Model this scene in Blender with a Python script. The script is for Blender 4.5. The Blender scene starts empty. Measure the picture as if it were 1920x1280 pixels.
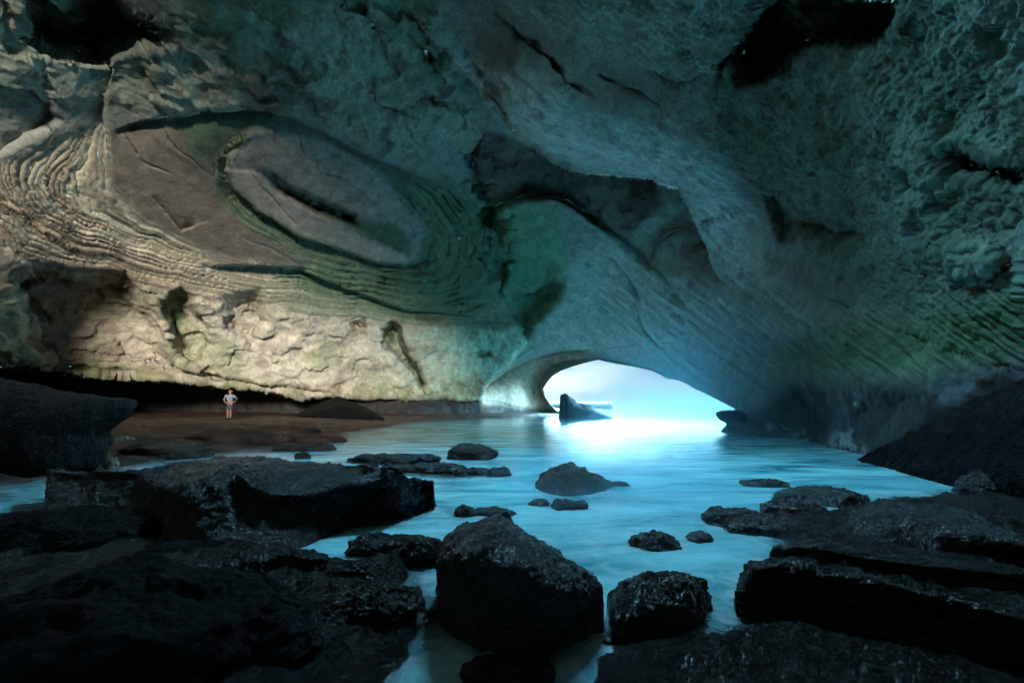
import bpy, math, random
import numpy as np
from mathutils import Vector
from mathutils.bvhtree import BVHTree

SC = bpy.context.scene
COL = SC.collection
R = math.radians
F = 853.33           # focal length in photo pixels (16 mm on a 36 mm sensor, 1920 px wide)
CX, HY = 960.0, 750.0
CAMZ = 1.5

# ------------------------------------------------------------------ camera
cam = bpy.data.cameras.new('camera')
cam.lens = 16.0
cam.sensor_width = 36.0
cam.shift_y = 110.0 / 1920.0
cam.clip_start = 0.05
cam.clip_end = 20000.0
cam_ob = bpy.data.objects.new('camera', cam)
cam_ob.location = (0, 0, CAMZ)
cam_ob.rotation_euler = (R(90), 0, 0)
COL.objects.link(cam_ob)
SC.camera = cam_ob

# ------------------------------------------------------------------ light
SUN_DIR = Vector((-0.30, 1.0, -0.19)).normalized()      # direction the light travels
SUN_EL = math.asin(-SUN_DIR.z)
SUN_ROT = math.atan2(-SUN_DIR.x, -SUN_DIR.y)
SKY_STRENGTH = 0.15
SUN_STRENGTH = 0.32
EXPOSURE = 4.62
SKY_LOW_GAP = (0.15, 0.235, 0.285)
SKY_LOW_CLOUD = (0.27, 0.325, 0.34)
SKY_HIGH_FILL = (7.4, 18.0, 24.5)
SKY_REAR_DIM = (0.16, 0.22, 0.22)

world = bpy.data.worlds.new('World')
SC.world = world
world.use_nodes = True
wn, wl = world.node_tree.nodes, world.node_tree.links
wn.clear()
wo = wn.new('ShaderNodeOutputWorld')
bg = wn.new('ShaderNodeBackground')
bg.inputs['Strength'].default_value = SKY_STRENGTH
sky = wn.new('ShaderNodeTexSky')
sky.sky_type = 'NISHITA'
sky.sun_disc = False
sky.sun_elevation = SUN_EL
sky.sun_rotation = SUN_ROT
sky.ozone_density = 3.0
sky.air_density = 1.0
sky.dust_density = 0.6
tc = wn.new('ShaderNodeTexCoord')
mp = wn.new('ShaderNodeMapping')
mp.inputs['Scale'].default_value = (1.0, 1.0, 3.5)
cn = wn.new('ShaderNodeTexNoise')
cn.inputs['Scale'].default_value = 5.0
cn.inputs['Detail'].default_value = 6.0
cr = wn.new('ShaderNodeValToRGB')
cr.color_ramp.elements[0].position = 0.40
cr.color_ramp.elements[1].position = 0.62
def wmix(a_, b_, f_):
    m = wn.new('ShaderNodeMix'); m.data_type = 'RGBA'
    for sock, v in (('A', a_), ('B', b_)):
        if isinstance(v, tuple):
            m.inputs[sock].default_value = (*v, 1)
        else:
            wl.new(v, m.inputs[sock])
    wl.new(f_, m.inputs['Factor'])
    return m.outputs['Result']
def wramp(src, lo, hi):
    m = wn.new('ShaderNodeMapRange'); m.interpolation_type = 'SMOOTHSTEP'
    m.inputs[1].default_value = lo; m.inputs[2].default_value = hi
    wl.new(src, m.inputs[0])
    return m.outputs[0]
wl.new(tc.outputs['Generated'], mp.inputs['Vector'])
wl.new(mp.outputs[0], cn.inputs['Vector'])
wl.new(cn.outputs['Fac'], cr.inputs['Fac'])
sepn = wn.new('ShaderNodeSeparateXYZ')
wl.new(tc.outputs['Generated'], sepn.inputs[0])
low = wmix(SKY_LOW_GAP, SKY_LOW_CLOUD, cr.outputs['Color'])       # pale cloud low over the sea
high = wmix(sky.outputs[0], SKY_HIGH_FILL, wramp(cn.outputs['Fac'], 0.2, 0.4))      # unseen higher sky, brightened to light the cave
ahead = wmix(low, high, wramp(sepn.outputs['Z'], 0.085, 0.24))
full = wmix(SKY_REAR_DIM, ahead, wramp(sepn.outputs['Y'], -0.45, 0.35))   # unseen sky behind the camera, darkened to cut fill light
wl.new(full, bg.inputs['Color'])
wl.new(bg.outputs[0], wo.inputs['Surface'])

sun = bpy.data.lights.new('sun', 'SUN')
sun.energy = SUN_STRENGTH
sun.angle = R(10)
sun.color = (1.0, 0.93, 0.80)
sun_ob = bpy.data.objects.new('sun', sun)
sun_ob.location = (10, -30, 30)
sun_ob.rotation_euler = SUN_DIR.to_track_quat('-Z', 'Y').to_euler()
COL.objects.link(sun_ob)

SC.view_settings.view_transform = 'Standard'
SC.view_settings.look = 'None'
SC.view_settings.exposure = EXPOSURE
SC.view_settings.gamma = 1.0
cy = SC.cycles
cy.max_bounces = 10
cy.diffuse_bounces = 6
cy.glossy_bounces = 4
cy.transparent_max_bounces = 8
cy.volume_bounces = 1
cy.sample_clamp_indirect = 6.0
cy.use_denoising = True
try:
    cy.denoiser = 'OPENIMAGEDENOISE'
except Exception:
    pass
cy.caustics_reflective = True

# ------------------------------------------------------------------ helpers: noise
_rng = np.random.RandomState(7)
_perm = _rng.permutation(256).astype(np.int64)
_perm = np.concatenate([_perm, _perm, _perm])
_g = _rng.normal(size=(256, 3)); _g /= np.linalg.norm(_g, axis=1, keepdims=True)
_g = _g.astype(np.float32)

def perlin(P):
    P = np.asarray(P, dtype=np.float64)
    i = np.floor(P).astype(np.int64)
    f = (P - i).astype(np.float32)
    i &= 255
    u = f * f * f * (f * (f * 6 - 15) + 10)
    out = 0
    for dx in (0, 1):
        wx = u[:, 0] if dx else 1 - u[:, 0]
        a = _perm[(i[:, 0] + dx) & 255]
        for dy in (0, 1):
            wy = u[:, 1] if dy else 1 - u[:, 1]
            b = _perm[(a + i[:, 1] + dy) & 255]
            for dz in (0, 1):
                wz = u[:, 2] if dz else 1 - u[:, 2]
                h = _perm[(b + i[:, 2] + dz) & 255]
                g = _g[h]
                d = g[:, 0] * (f[:, 0] - dx) + g[:, 1] * (f[:, 1] - dy) + g[:, 2] * (f[:, 2] - dz)
                out = out + wx * wy * wz * d
    return out * 1.5

def fbm(P, octaves=4, gain=0.5, lac=2.03, ridged=False):
    P = np.asarray(P, dtype=np.float64)
    a, s, tot = 1.0, 0, 0
    for o in range(octaves):
        n = perlin(P + 17.3 * o)
        if ridged:
            n = 1 - 2 * np.abs(n)
        s = s + a * n
        tot += a
        a *= gain
        P = P * lac
    return s / tot

def worley(P):
    """distance to the nearest feature point (cell size 1) and a random value of that cell"""
    P = np.asarray(P, dtype=np.float64)
    i = np.floor(P).astype(np.int64)
    best = np.full(len(P), 9.0)
    val = np.zeros(len(P))
    for dx in (-1, 0, 1):
        for dy in (-1, 0, 1):
            for dz in (-1, 0, 1):
                c = i + np.array([dx, dy, dz])
                h = _perm[(_perm[(_perm[c[:, 0] & 255] + c[:, 1]) & 255] + c[:, 2]) & 255]
                q = c + 0.5 + 0.42 * _g[h]
                d = np.sqrt(((P - q) ** 2).sum(1))
                m = d < best
                best[m] = d[m]
                val[m] = h[m] / 255.0
    return best, val

def sstep(a, b, x):
    t = np.clip((x - a) / (b - a), 0, 1)
    return t * t * (3 - 2 * t)

def W(px, py, Y):
    return ((px - CX) / F * Y, Y, CAMZ + (HY - py) / F * Y)

# distance of points Q (n,2) to a polyline; returns distance, t (0..1 along), side sign
def polydist(Q, poly, closed=False):
    poly = np.asarray(poly, dtype=float)
    if closed:
        poly = np.vstack([poly, poly[:1]])
    seg = np.linalg.norm(np.diff(poly, axis=0), axis=1)
    cum = np.concatenate([[0], np.cumsum(seg)])
    best = np.full(len(Q), 1e9); bt = np.zeros(len(Q)); bs = np.zeros(len(Q)); near = np.zeros((len(Q), 2))
    for k in range(len(seg)):
        a, b = poly[k], poly[k + 1]
        d = b - a
        t = np.clip(((Q - a) @ d) / (d @ d + 1e-9), 0, 1)
        c = a + t[:, None] * d
        v = Q - c
        dist = np.sqrt((v ** 2).sum(1))
        m = dist < best
        best[m] = dist[m]
        bt[m] = (cum[k] + t[m] * seg[k]) / cum[-1]
        bs[m] = np.sign(d[0] * v[m, 1] - d[1] * v[m, 0])
        near[m] = c[m]
    return best, bt, bs, near

def inpoly(Q, poly):
    poly = np.asarray(poly, dtype=float)
    x, y = Q[:, 0], Q[:, 1]
    r = np.zeros(len(Q), dtype=bool)
    j = len(poly) - 1
    for i in range(len(poly)):
        xi, yi = poly[i]; xj, yj = poly[j]
        c = ((yi > y) != (yj > y)) & (x < (xj - xi) * (y - yi) / (yj - yi + 1e-12) + xi)
        r ^= c
        j = i
    return r

def region(Q, poly, feather):
    d, _, _, _ = polydist(Q, poly, True)
    s = np.where(inpoly(Q, poly), d, -d)
    return sstep(-feather, feather, s)

def tps_fit(pts, vals, smooth=0.0):
    pts = np.asarray(pts, float) / 1000.0
    n = len(pts)
    r2 = ((pts[:, None] - pts[None]) ** 2).sum(2)
    K = 0.5 * r2 * np.log(r2 + 1e-12) + smooth * np.eye(n)
    Pm = np.hstack([np.ones((n, 1)), pts])
    A = np.zeros((n + 3, n + 3))
    A[:n, :n] = K; A[:n, n:] = Pm; A[n:, :n] = Pm.T
    w = np.linalg.solve(A, np.concatenate([vals, np.zeros(3)]))
    def ev(Q):
        Q = Q / 1000.0
        out = np.zeros(len(Q))
        for s in range(0, len(Q), 50000):
            q = Q[s:s + 50000]
            r2 = ((q[:, None] - pts[None]) ** 2).sum(2)
            out[s:s + 50000] = (0.5 * r2 * np.log(r2 + 1e-12)) @ w[:n] + w[n] + q @ w[n + 1:]
        return out
    return ev

# ------------------------------------------------------------------ helpers: meshes
def mesh_from(name, V, Q, mat, attrs=None, smooth=True, parent=None, tris=None):
    V = np.asarray(V, dtype=np.float32)
    Q = np.asarray(Q, dtype=np.int32).reshape(-1, 4) if Q is not None and len(Q) else np.zeros((0, 4), np.int32)
    T = np.asarray(tris, dtype=np.int32).reshape(-1, 3) if tris is not None and len(tris) else np.zeros((0, 3), np.int32)
    me = bpy.data.meshes.new(name)
    me.vertices.add(len(V))
    me.vertices.foreach_set('co', V.ravel())
    loops = np.concatenate([Q.ravel(), T.ravel()])
    me.loops.add(len(loops))
    me.loops.foreach_set('vertex_index', loops)
    me.polygons.add(len(Q) + len(T))
    starts = np.concatenate([np.arange(len(Q)) * 4, len(Q) * 4 + np.arange(len(T)) * 3]).astype(np.int32)
    me.polygons.foreach_set('loop_start', starts)
    me.update(calc_edges=True)
    me.polygons.foreach_set('use_smooth', np.full(len(me.polygons), smooth))
    for k, a in (attrs or {}).items():
        a = np.asarray(a, dtype=np.float32)
        if a.ndim == 2:
            at = me.attributes.new(k, 'FLOAT_COLOR', 'POINT')
            at.data.foreach_set('color', np.hstack([a, np.ones((len(a), 1), np.float32)]).ravel())
        else:
            at = me.attributes.new(k, 'FLOAT', 'POINT')
            at.data.foreach_set('value', a)
    me.validate()
    ob = bpy.data.objects.new(name, me)
    COL.objects.link(ob)
    if mat:
        me.materials.append(mat)
    if parent:
        ob.parent = parent
    return ob

def grid_quads(nr, nc, off=0, wrap=False):
    i = np.arange(nr - 1)[:, None]; j = np.arange(nc if wrap else nc - 1)[None]
    j2 = (j + 1) % nc
    a = i * nc + j; b = i * nc + j2; c = (i + 1) * nc + j2; d = (i + 1) * nc + j
    return np.stack([a, b, c, d], -1).reshape(-1, 4) + off

def tag(o, label=None, cat=None, group=None, kind=None):
    if label: o['label'] = label
    if cat: o['category'] = cat
    if group: o['group'] = group
    if kind: o['kind'] = kind
    return o

# ------------------------------------------------------------------ materials
def new_mat(name):
    m = bpy.data.materials.new(name)
    m.use_nodes = True
    nt = m.node_tree
    b = nt.nodes['Principled BSDF']
    return m, nt.nodes, nt.links, b

def noise_node(N, scale, detail=6, rough=0.6, dist=0.0):
    n = N.new('ShaderNodeTexNoise')
    n.inputs['Scale'].default_value = scale
    n.inputs['Detail'].default_value = detail
    n.inputs['Roughness'].default_value = rough
    n.inputs['Distortion'].default_value = dist
    return n

def cave_material():
    m, N, L, b = new_mat('cave_rock')
    co = N.new('ShaderNodeTexCoord')
    at = N.new('ShaderNodeAttribute'); at.attribute_name = 'tint'
    wet = N.new('ShaderNodeAttribute'); wet.attribute_name = 'wet'
    n1 = noise_node(N, 1.6, 8, 0.68, 0.6)
    n2 = noise_node(N, 9.0, 6, 0.7)
    L.new(co.outputs['Object'], n1.inputs['Vector']); L.new(co.outputs['Object'], n2.inputs['Vector'])
    r1 = N.new('ShaderNodeMapRange'); r1.inputs[1].default_value = 0.3; r1.inputs[2].default_value = 0.7
    r1.inputs[3].default_value = 0.62; r1.inputs[4].default_value = 1.32
    r2 = N.new('ShaderNodeMapRange'); r2.inputs[1].default_value = 0.3; r2.inputs[2].default_value = 0.7
    r2.inputs[3].default_value = 0.72; r2.inputs[4].default_value = 1.25
    L.new(n1.outputs['Fac'], r1.inputs[0]); L.new(n2.outputs['Fac'], r2.inputs[0])
    mu = N.new('ShaderNodeMath'); mu.operation = 'MULTIPLY'
    L.new(r1.outputs[0], mu.inputs[0]); L.new(r2.outputs[0], mu.inputs[1])
    vm = N.new('ShaderNodeVectorMath'); vm.operation = 'SCALE'
    L.new(at.outputs['Color'], vm.inputs[0]); L.new(mu.outputs[0], vm.inputs['Scale'])
    L.new(vm.outputs[0], b.inputs['Base Color'])
    rr = N.new('ShaderNodeMapRange'); rr.inputs[3].default_value = 0.85; rr.inputs[4].default_value = 0.38
    L.new(wet.outputs['Fac'], rr.inputs[0]); L.new(rr.outputs[0], b.inputs['Roughness'])
    bp = N.new('ShaderNodeBump'); bp.inputs['Strength'].default_value = 0.55; bp.inputs['Distance'].default_value = 0.12
    n3 = noise_node(N, 4.0, 9, 0.72, 0.3)
    L.new(co.outputs['Object'], n3.inputs['Vector'])
    L.new(n3.outputs['Fac'], bp.inputs['Height']); L.new(bp.outputs[0], b.inputs['Normal'])
    b.inputs['Specular IOR Level'].default_value = 0.3
    return m

def black_rock_material(name='wet_black_rock', base=(0.005, 0.006, 0.007), tint=(0.010, 0.010, 0.0105), scale=1.0, rough=0.42, bump=0.02, crust=(0.045, 0.05, 0.055)):
    m, N, L, b = new_mat(name)
    co = N.new('ShaderNodeTexCoord')
    v = N.new('ShaderNodeTexVoronoi'); v.inputs['Scale'].default_value = 38.0 * scale
    n = noise_node(N, 9.0 * scale, 8, 0.75, 0.3)
    n2 = noise_node(N, 2.2 * scale, 5, 0.6)
    for q in (v, n, n2):
        L.new(co.outputs['Object'], q.inputs['Vector'])
    mix = N.new('ShaderNodeMix'); mix.data_type = 'RGBA'
    mix.inputs['A'].default_value = (*base, 1); mix.inputs['B'].default_value = (*tint, 1)
    rp = N.new('ShaderNodeMapRange'); rp.inputs[1].default_value = 0.4; rp.inputs[2].default_value = 0.62
    L.new(n2.outputs['Fac'], rp.inputs[0]); L.new(rp.outputs[0], mix.inputs['Factor'])
    # grey barnacle crust, upward faces painted paler as light from above
    ge = N.new('ShaderNodeNewGeometry'); sx = N.new('ShaderNodeSeparateXYZ')
    L.new(ge.outputs['Normal'], sx.inputs[0])
    up = N.new('ShaderNodeMapRange'); up.interpolation_type = 'SMOOTHSTEP'; up.inputs[1].default_value = 0.35; up.inputs[2].default_value = 0.9
    L.new(sx.outputs['Z'], up.inputs[0])
    n4 = noise_node(N, 26.0 * scale, 5, 0.8)
    L.new(co.outputs['Object'], n4.inputs['Vector'])
    sp = N.new('ShaderNodeMapRange'); sp.inputs[1].default_value = 0.45; sp.inputs[2].default_value = 0.60
    L.new(n4.outputs['Fac'], sp.inputs[0])
    bm_ = N.new('ShaderNodeMath'); bm_.operation = 'MULTIPLY'
    L.new(up.outputs[0], bm_.inputs[0]); L.new(sp.outputs[0], bm_.inputs[1])
    mix2 = N.new('ShaderNodeMix'); mix2.data_type = 'RGBA'
    mix2.inputs['B'].default_value = (*crust, 1)
    L.new(bm_.outputs[0], mix2.inputs['Factor']); L.new(mix.outputs['Result'], mix2.inputs['A'])
    L.new(mix2.outputs['Result'], b.inputs['Base Color'])
    rr = N.new('ShaderNodeMapRange'); rr.inputs[1].default_value = 0.3; rr.inputs[2].default_value = 0.7
    rr.inputs[3].default_value = max(0.08, rough - 0.3); rr.inputs[4].default_value = rough - 0.06
    L.new(n.outputs['Fac'], rr.inputs[0]); L.new(rr.outputs[0], b.inputs['Roughness'])
    ad = N.new('ShaderNodeMath'); ad.operation = 'MULTIPLY_ADD'; ad.inputs[1].default_value = -0.55
    L.new(v.outputs['Distance'], ad.inputs[0]); L.new(n.outputs['Fac'], ad.inputs[2])
    bp = N.new('ShaderNodeBump'); bp.inputs['Strength'].default_value = 1.0; bp.inputs['Distance'].default_value = bump * 2.0
    L.new(ad.outputs[0], bp.inputs['Height']); L.new(bp.outputs[0], b.inputs['Normal'])
    b.inputs['Specular IOR Level'].default_value = 0.55
    return m

def plain_mat(name, col, rough=0.8, nscale=30, var=0.25, metallic=0.0):
    m, N, L, b = new_mat(name)
    co = N.new('ShaderNodeTexCoord')
    n = noise_node(N, nscale, 4)
    L.new(co.outputs['Object'], n.inputs['Vector'])
    mr = N.new('ShaderNodeMapRange'); mr.inputs[3].default_value = 1 - var; mr.inputs[4].default_value = 1 + var
    L.new(n.outputs['Fac'], mr.inputs[0])
    vm = N.new('ShaderNodeVectorMath'); vm.operation = 'SCALE'; vm.inputs[0].default_value = col
    L.new(mr.outputs[0], vm.inputs['Scale']); L.new(vm.outputs[0], b.inputs['Base Color'])
    b.inputs['Roughness'].default_value = rough
    b.inputs['Metallic'].default_value = metallic
    return m

M_CAVE = cave_material()
M_BLACK = black_rock_material()
M_DULL = black_rock_material('shaded_black_rock', (0.003, 0.0035, 0.004), (0.005, 0.0055, 0.007), 0.5, 0.85, 0.03, (0.006, 0.0065, 0.008))  # darker matte copy of the black rock, shade put into its colour
M_DULL.node_tree.nodes['Principled BSDF'].inputs['Specular IOR Level'].default_value = 0.12
M_DARKB = black_rock_material('dark_boulder_rock', (0.004, 0.004, 0.006), (0.008, 0.008, 0.011), 1.0, 0.6, 0.03, (0.016, 0.016, 0.024))
M_DARKB.node_tree.nodes['Principled BSDF'].inputs['Specular IOR Level'].default_value = 0.25
M_WEED = black_rock_material('weedy_black_rock', (0.004, 0.0046, 0.005), (0.011, 0.0075, 0.006), 0.8, 0.34, 0.035, (0.014, 0.016, 0.018))

# ------------------------------------------------------------------ the cave
MOUTH = [(1020, 742), (1017, 728), (1024, 716), (1034, 704), (1050, 694), (1075, 685), (1100, 678), (1121, 673), (1138, 677),
         (1165, 682), (1195, 687), (1222, 693), (1242, 702), (1250, 708), (1268, 710), (1285, 716), (1302, 727), (1325, 737),
         (1350, 750), (1375, 763), (1384, 769), (1390, 778), (1386, 790), (1378, 800), (1380, 806), (1372, 814),
         (1364, 821), (1364, 900), (1064, 900), (1064, 782), (1050, 774), (1040, 768), (1030, 758)]

DEPTH = [  # px, py, distance along the view axis in metres
    # left wall, lower belt and base
    (0, 690, 24), (0, 600, 22.5), (0, 480, 20), (0, 300, 17.5), (0, 100, 15.2), (0, -60, 13.8),
    (200, 690, 27), (200, 560, 25), (200, 400, 21), (200, 200, 18), (200, 0, 15),
    (430, 715, 31), (430, 600, 29), (430, 480, 25.5), (430, 300, 21), (430, 100, 17.4), (430, -60, 14.8),
    (620, 740, 35), (620, 640, 33.5), (620, 540, 31), (620, 400, 26), (620, 250, 22), (620, 80, 18), (620, -80, 15.2),
    (800, 745, 40), (800, 640, 38), (800, 540, 36), (800, 400, 30), (800, 250, 24), (800, 80, 19), (800, -80, 15.6),
    (900, 742, 44), (900, 640, 42), (900, 560, 39), (900, 430, 34), (900, 300, 27), (900, 120, 20.5),
    (0, 900, 23), (430, 900, 31), (800, 900, 40),
    # far end and arch
    (980, 640, 44), (1000, 560, 41), (1000, 480, 36), (960, 740, 46), (1015, 745, 50), (1040, 690, 50), (1075, 665, 48),
    (1000, 690, 48), (1120, 655, 46), (1200, 680, 40), (1130, 560, 41), (1130, 460, 35), (1300, 720, 29), (1380, 765, 21.3),
    (1250, 620, 34), (1250, 520, 31), (1240, 430, 28), (1020, 900, 50), (1200, 900, 38), (1375, 900, 20.5),
    (1380, 815, 20.3),
    # right wall
    (1420, 740, 19), (1420, 640, 21.5), (1420, 520, 23), (1400, 400, 22), (1500, 820, 17.2), (1500, 720, 16.5), (1500, 600, 18), (1500, 480, 19),
    (1600, 850, 13.2), (1600, 740, 12.8), (1600, 600, 14.2), (1600, 450, 14.4), (1720, 700, 10.6), (1720, 560, 11.4), (1720, 380, 11.2),
    (1900, 880, 9), (1900, 720, 8.6), (1900, 560, 8.8), (1900, 350, 8.7), (1900, 150, 8.4), (1900, -60, 7.8),
    (1300, 330, 20.5), (1200, 290, 20.6), (1050, 250, 20.2), (950, 170, 19.4), (1300, 180, 16.8), (1300, 0, 13.4), (1150, 80, 16.4), (1050, -60, 14.6),
    (1450, 250, 16), (1600, 250, 12.6), (1500, 60, 12.6), (1700, 60, 10), (1350, -80, 12), (1600, -80, 10),
    # out of frame
    (-300, 600, 17), (-300, 300, 15), (-300, 0, 13.6), (-300, -300, 12.6), (-300, 900, 17),
    (-900, 600, 8.6), (-900, 200, 9), (-900, -300, 9), (-900, -900, 7.6), (-900, 1300, 8.4),
    (200, -400, 12.2), (200, -1100, 6.5), (700, -450, 10.8), (900, -1150, 6.4), (1300, -500, 8.2), (1600, -1150, 5.2),
    (1900, -450, 6.4), (2300, 600, 5.4), (2300, 100, 5.4), (2300, -500, 4.8), (2800, 700, 3.5), (2800, 0, 3.6), (2800, -700, 3.4), (2800, -1150, 3.2),
    (2800, 1400, 3.3), (2300, 1400, 5.2), (1900, 1400, 8.6), (1400, 1400, 19), (900, 1400, 44), (300, 1400, 28), (-300, 1400, 17),
]

def axis(lo, a, b, hi, fine, coarse):
    left = np.arange(lo, a, coarse)
    mid = np.arange(a, b, fine)
    right = np.concatenate([np.arange(b, hi, coarse), [hi]])
    return np.concatenate([left, mid, right])

FINE = 2.3
GX = axis(-900, -12, 1932, 2800, FINE, 22)
GY = axis(-1150, -12, 900, 1400, FINE, 22)
nr, nc = len(GY), len(GX)
QX, QY = np.meshgrid(GX, GY)
Q0 = np.stack([QX.ravel(), QY.ravel()], 1)

# vertices just inside the mouth move onto its outline
ins = inpoly(Q0, MOUTH)
dm, _, _, nm = polydist(Q0, MOUTH, True)
snap = ins & (dm < FINE * 0.9)
Q0[snap] = nm[snap]
hole = ins & ~snap
# an added roof opening, out of view, that lights the pool and rocks
FILL_OPENING = [(950, -80), (1000, -200), (1120, -250), (1280, -240), (1370, -150), (1340, -60), (1180, -45), (1050, -50)]
fill_in = inpoly(Q0, FILL_OPENING)

# an irregular warp so that drawn outlines never look drawn
Z3 = np.zeros(len(Q0))
q3 = np.stack([Q0[:, 0], Q0[:, 1], Z3], 1)
wx = 12 * fbm(q3 / 90.0, 4) + 3.0 * fbm(q3 / 14.0 + 40, 3)
wy = 9 * fbm(q3 / 80.0 + 91.7, 4) + 2.5 * fbm(q3 / 13.0 + 77, 3)
QW = Q0 + np.stack([wx, wy], 1)
QS = Q0 + 0.3 * np.stack([wx, wy], 1)

Y = np.exp(tps_fit([p[:2] for p in DEPTH], np.log([p[2] for p in DEPTH]), 2e-4)(Q0))

def interp_t(t, vals):
    return np.interp(t, np.linspace(0, 1, len(vals)), vals)

def step(poly, amps, wfar, wedge=2.5, side=1, Qm=None):
    """the ground falls back by `amps` on one side of a polyline, and recovers over wfar pixels"""
    Qm = QS if Qm is None else Qm
    d, t, s, _ = polydist(Qm, poly)
    s = d * s * side
    pa = np.asarray(poly, float)
    cum = np.concatenate([[0], np.cumsum(np.linalg.norm(np.diff(pa, axis=0), axis=1))]); cum /= cum[-1]
    tt = np.linspace(0, 1, 30)
    aa = interp_t(tt, amps) * np.minimum(1, np.minimum(tt, 1 - tt) * 12)
    sw = np.zeros(len(Qm)); sa = np.zeros(len(Qm))
    for k in range(30):
        c = np.array([np.interp(tt[k], cum, pa[:, 0]), np.interp(tt[k], cum, pa[:, 1])])
        w = 1.0 / (((Qm - c) ** 2).sum(1) + 60.0) ** 2
        sw += w; sa += w * aa[k]
    return sa / sw * sstep(-wedge, wedge, s) * np.exp(-np.maximum(s, 0) / wfar)

GN = np.clip(0.75 + 1.5 * fbm(q3 / 45.0 + 301, 4, 0.6), 0.1, 1.6)
def groove(poly, width, depth, Qm=None):
    d, t, s, _ = polydist(QW if Qm is None else Qm, poly)
    w = width * GN * (0.35 + 0.65 * np.sin(np.pi * np.clip(t, 0.03, 0.97)))
    return depth * np.exp(-(d / w) ** 2)

def hollow(poly, depth, feather, Qm=None):
    return depth * region(QW if Qm is None else Qm, poly, feather)

dY = np.zeros(len(Q0))
# the great ridge hanging in front of the recess
RIDGE = [(690, -70), (800, 30), (862, 110), (925, 195), (985, 262), (1040, 300), (1100, 318), (1160, 323), (1230, 333), (1275, 348), (1300, 385), (1316, 430), (1338, 490), (1360, 540)]
dY += step(RIDGE, [0.3, 0.8, 1.2, 1.8, 2.6, 5.0, 6.5, 7.5, 8.0, 8.0, 6.0, 3.5, 1.0], 95, 2.0, side=1)
# inner lobe below the recess
LOBE = [(905, 440), (930, 392), (985, 374), (1040, 374), (1085, 398), (1130, 428), (1190, 475), (1250, 530), (1300, 590)]
dY += step(LOBE, [0.6, 1.6, 2.2, 2.2, 1.8, 1.4, 1.0, 0.6, 0.3], 60, 6, side=-1, Qm=QW)
dY += step([(1225, 500), (1232, 462), (1262, 438), (1290, 428)], [0.6, 2.0, 2.2, 1.0], 40, 3, side=-1)
# dark alcove at the centre
dY += hollow([(950, 470), (1000, 470), (1030, 495), (1045, 530), (1038, 560), (1010, 590), (985, 620), (960, 560), (948, 510)], 3.0, 20, QW)
dY += step([(960, 552), (1000, 545), (1040, 520)], [1.0, 2.5, 1.0], 40, 2, side=1)
# corner crease between the fold and the lobe
dY += groove([(870, 285), (905, 370), (925, 430), (945, 490), (940, 550)], 20, 2.6)
dY += groove([(905, 250), (885, 285), (890, 330)], 8, 2.0)
dY += step([(935, 545), (960, 590), (985, 640), (960, 670), (925, 700), (905, 740)], [2, 3, 3, 3, 2.5, 2], 60, 2.5, side=-1)
dY += step([(900, 752), (908, 720), (955, 690), (1010, 669), (1055, 656), (1115, 650)], [1.0, 3.0, 4.0, 3.5, 2.5, 1.0], 60, 2.5, side=1)
# hollows in the roof
dY += hollow([(60, -30), (40, 60), (100, 100), (190, 110), (250, 85), (310, 78), (320, 45), (250, 20), (200, -30)], 4.0, 16)
dY += hollow([(1395, 60), (1430, 10), (1500, -30), (1700, -30), (1690, 40), (1640, 90), (1570, 80), (1500, 95), (1440, 150), (1390, 160), (1370, 110)], 5.0, 9)
dY += hollow([(1440, 360), (1470, 350), (1490, 385), (1540, 400), (1600, 425), (1620, 445), (1560, 440), (1500, 430), (1470, 445), (1450, 400)], 1.3, 18)
dY += hollow([(1760, 285), (1800, 270), (1850, 300), (1930, 310), (1930, 350), (1850, 340), (1790, 330)], 1.2, 10)
dY += hollow([(1770, 470), (1800, 450), (1850, 455), (1880, 490), (1850, 520), (1800, 520)], -0.5, 12)
for g in ([(930, 20), (960, 50), (1000, 85), (1030, 110)], [(1030, 105), (1060, 150), (1110, 180)], [(1130, 140), (1180, 165), (1235, 195)],
          [(1220, 130), (1270, 150), (1310, 140)], [(1375, 90), (1350, 150), (1345, 185)], [(760, 60), (800, 100), (830, 150)],
          [(860, 60), (900, 130), (940, 180)], [(640, 0), (690, 20), (720, 60)], [(770, 200), (800, 180), (830, 190)], [(700, 180), (740, 200), (780, 215)],
          [(880, 130), (930, 190), (975, 245)]):
    dY += groove(g, 9, 1.3)
for g in ([(513, 238), (511, 274)], [(560, 250), (566, 270), (576, 292)], [(284, 368), (310, 396), (344, 434)], [(340, 434), (368, 422)], [(240, 260), (270, 300), (330, 330)],
          [(600, 320), (640, 335), (690, 375)], [(470, 330), (500, 360), (560, 420)], [(300, 230), (330, 280), (400, 330)], [(640, 440), (700, 460), (760, 470)], [(450, 440), (520, 475), (560, 495)]):
    dY += groove(g, 2.0, 0.13)
# slots in the right wall
for g in ([(1450, 550), (1480, 590), (1530, 620), (1545, 650)], [(1335, 540), (1365, 580), (1400, 620), (1440, 655)], [(1265, 570), (1290, 605)],
          [(1390, 575), (1430, 620), (1480, 650)], [(1300, 600), (1330, 625)], [(1540, 585), (1580, 605), (1610, 622)], [(1560, 560), (1600, 580)],
          [(1675, 615), (1720, 632), (1780, 650), (1830, 680)], [(1860, 660), (1900, 690)], [(1195, 570), (1215, 620), (1245, 650)],
          [(1145, 470), (1190, 530), (1200, 560)], [(1600, 655), (1610, 670)], [(1575, 640), (1600, 650)]):
    dY += groove(g, 6, 0.9)
dY += hollow([(1480, 760), (1500, 735), (1560, 730), (1575, 790), (1560, 818), (1510, 822), (1480, 800)], 0.5, 22)
dY += hollow([(1620, 750), (1700, 745), (1720, 780), (1660, 830), (1610, 850), (1600, 800)], 0.35, 26)
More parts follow.
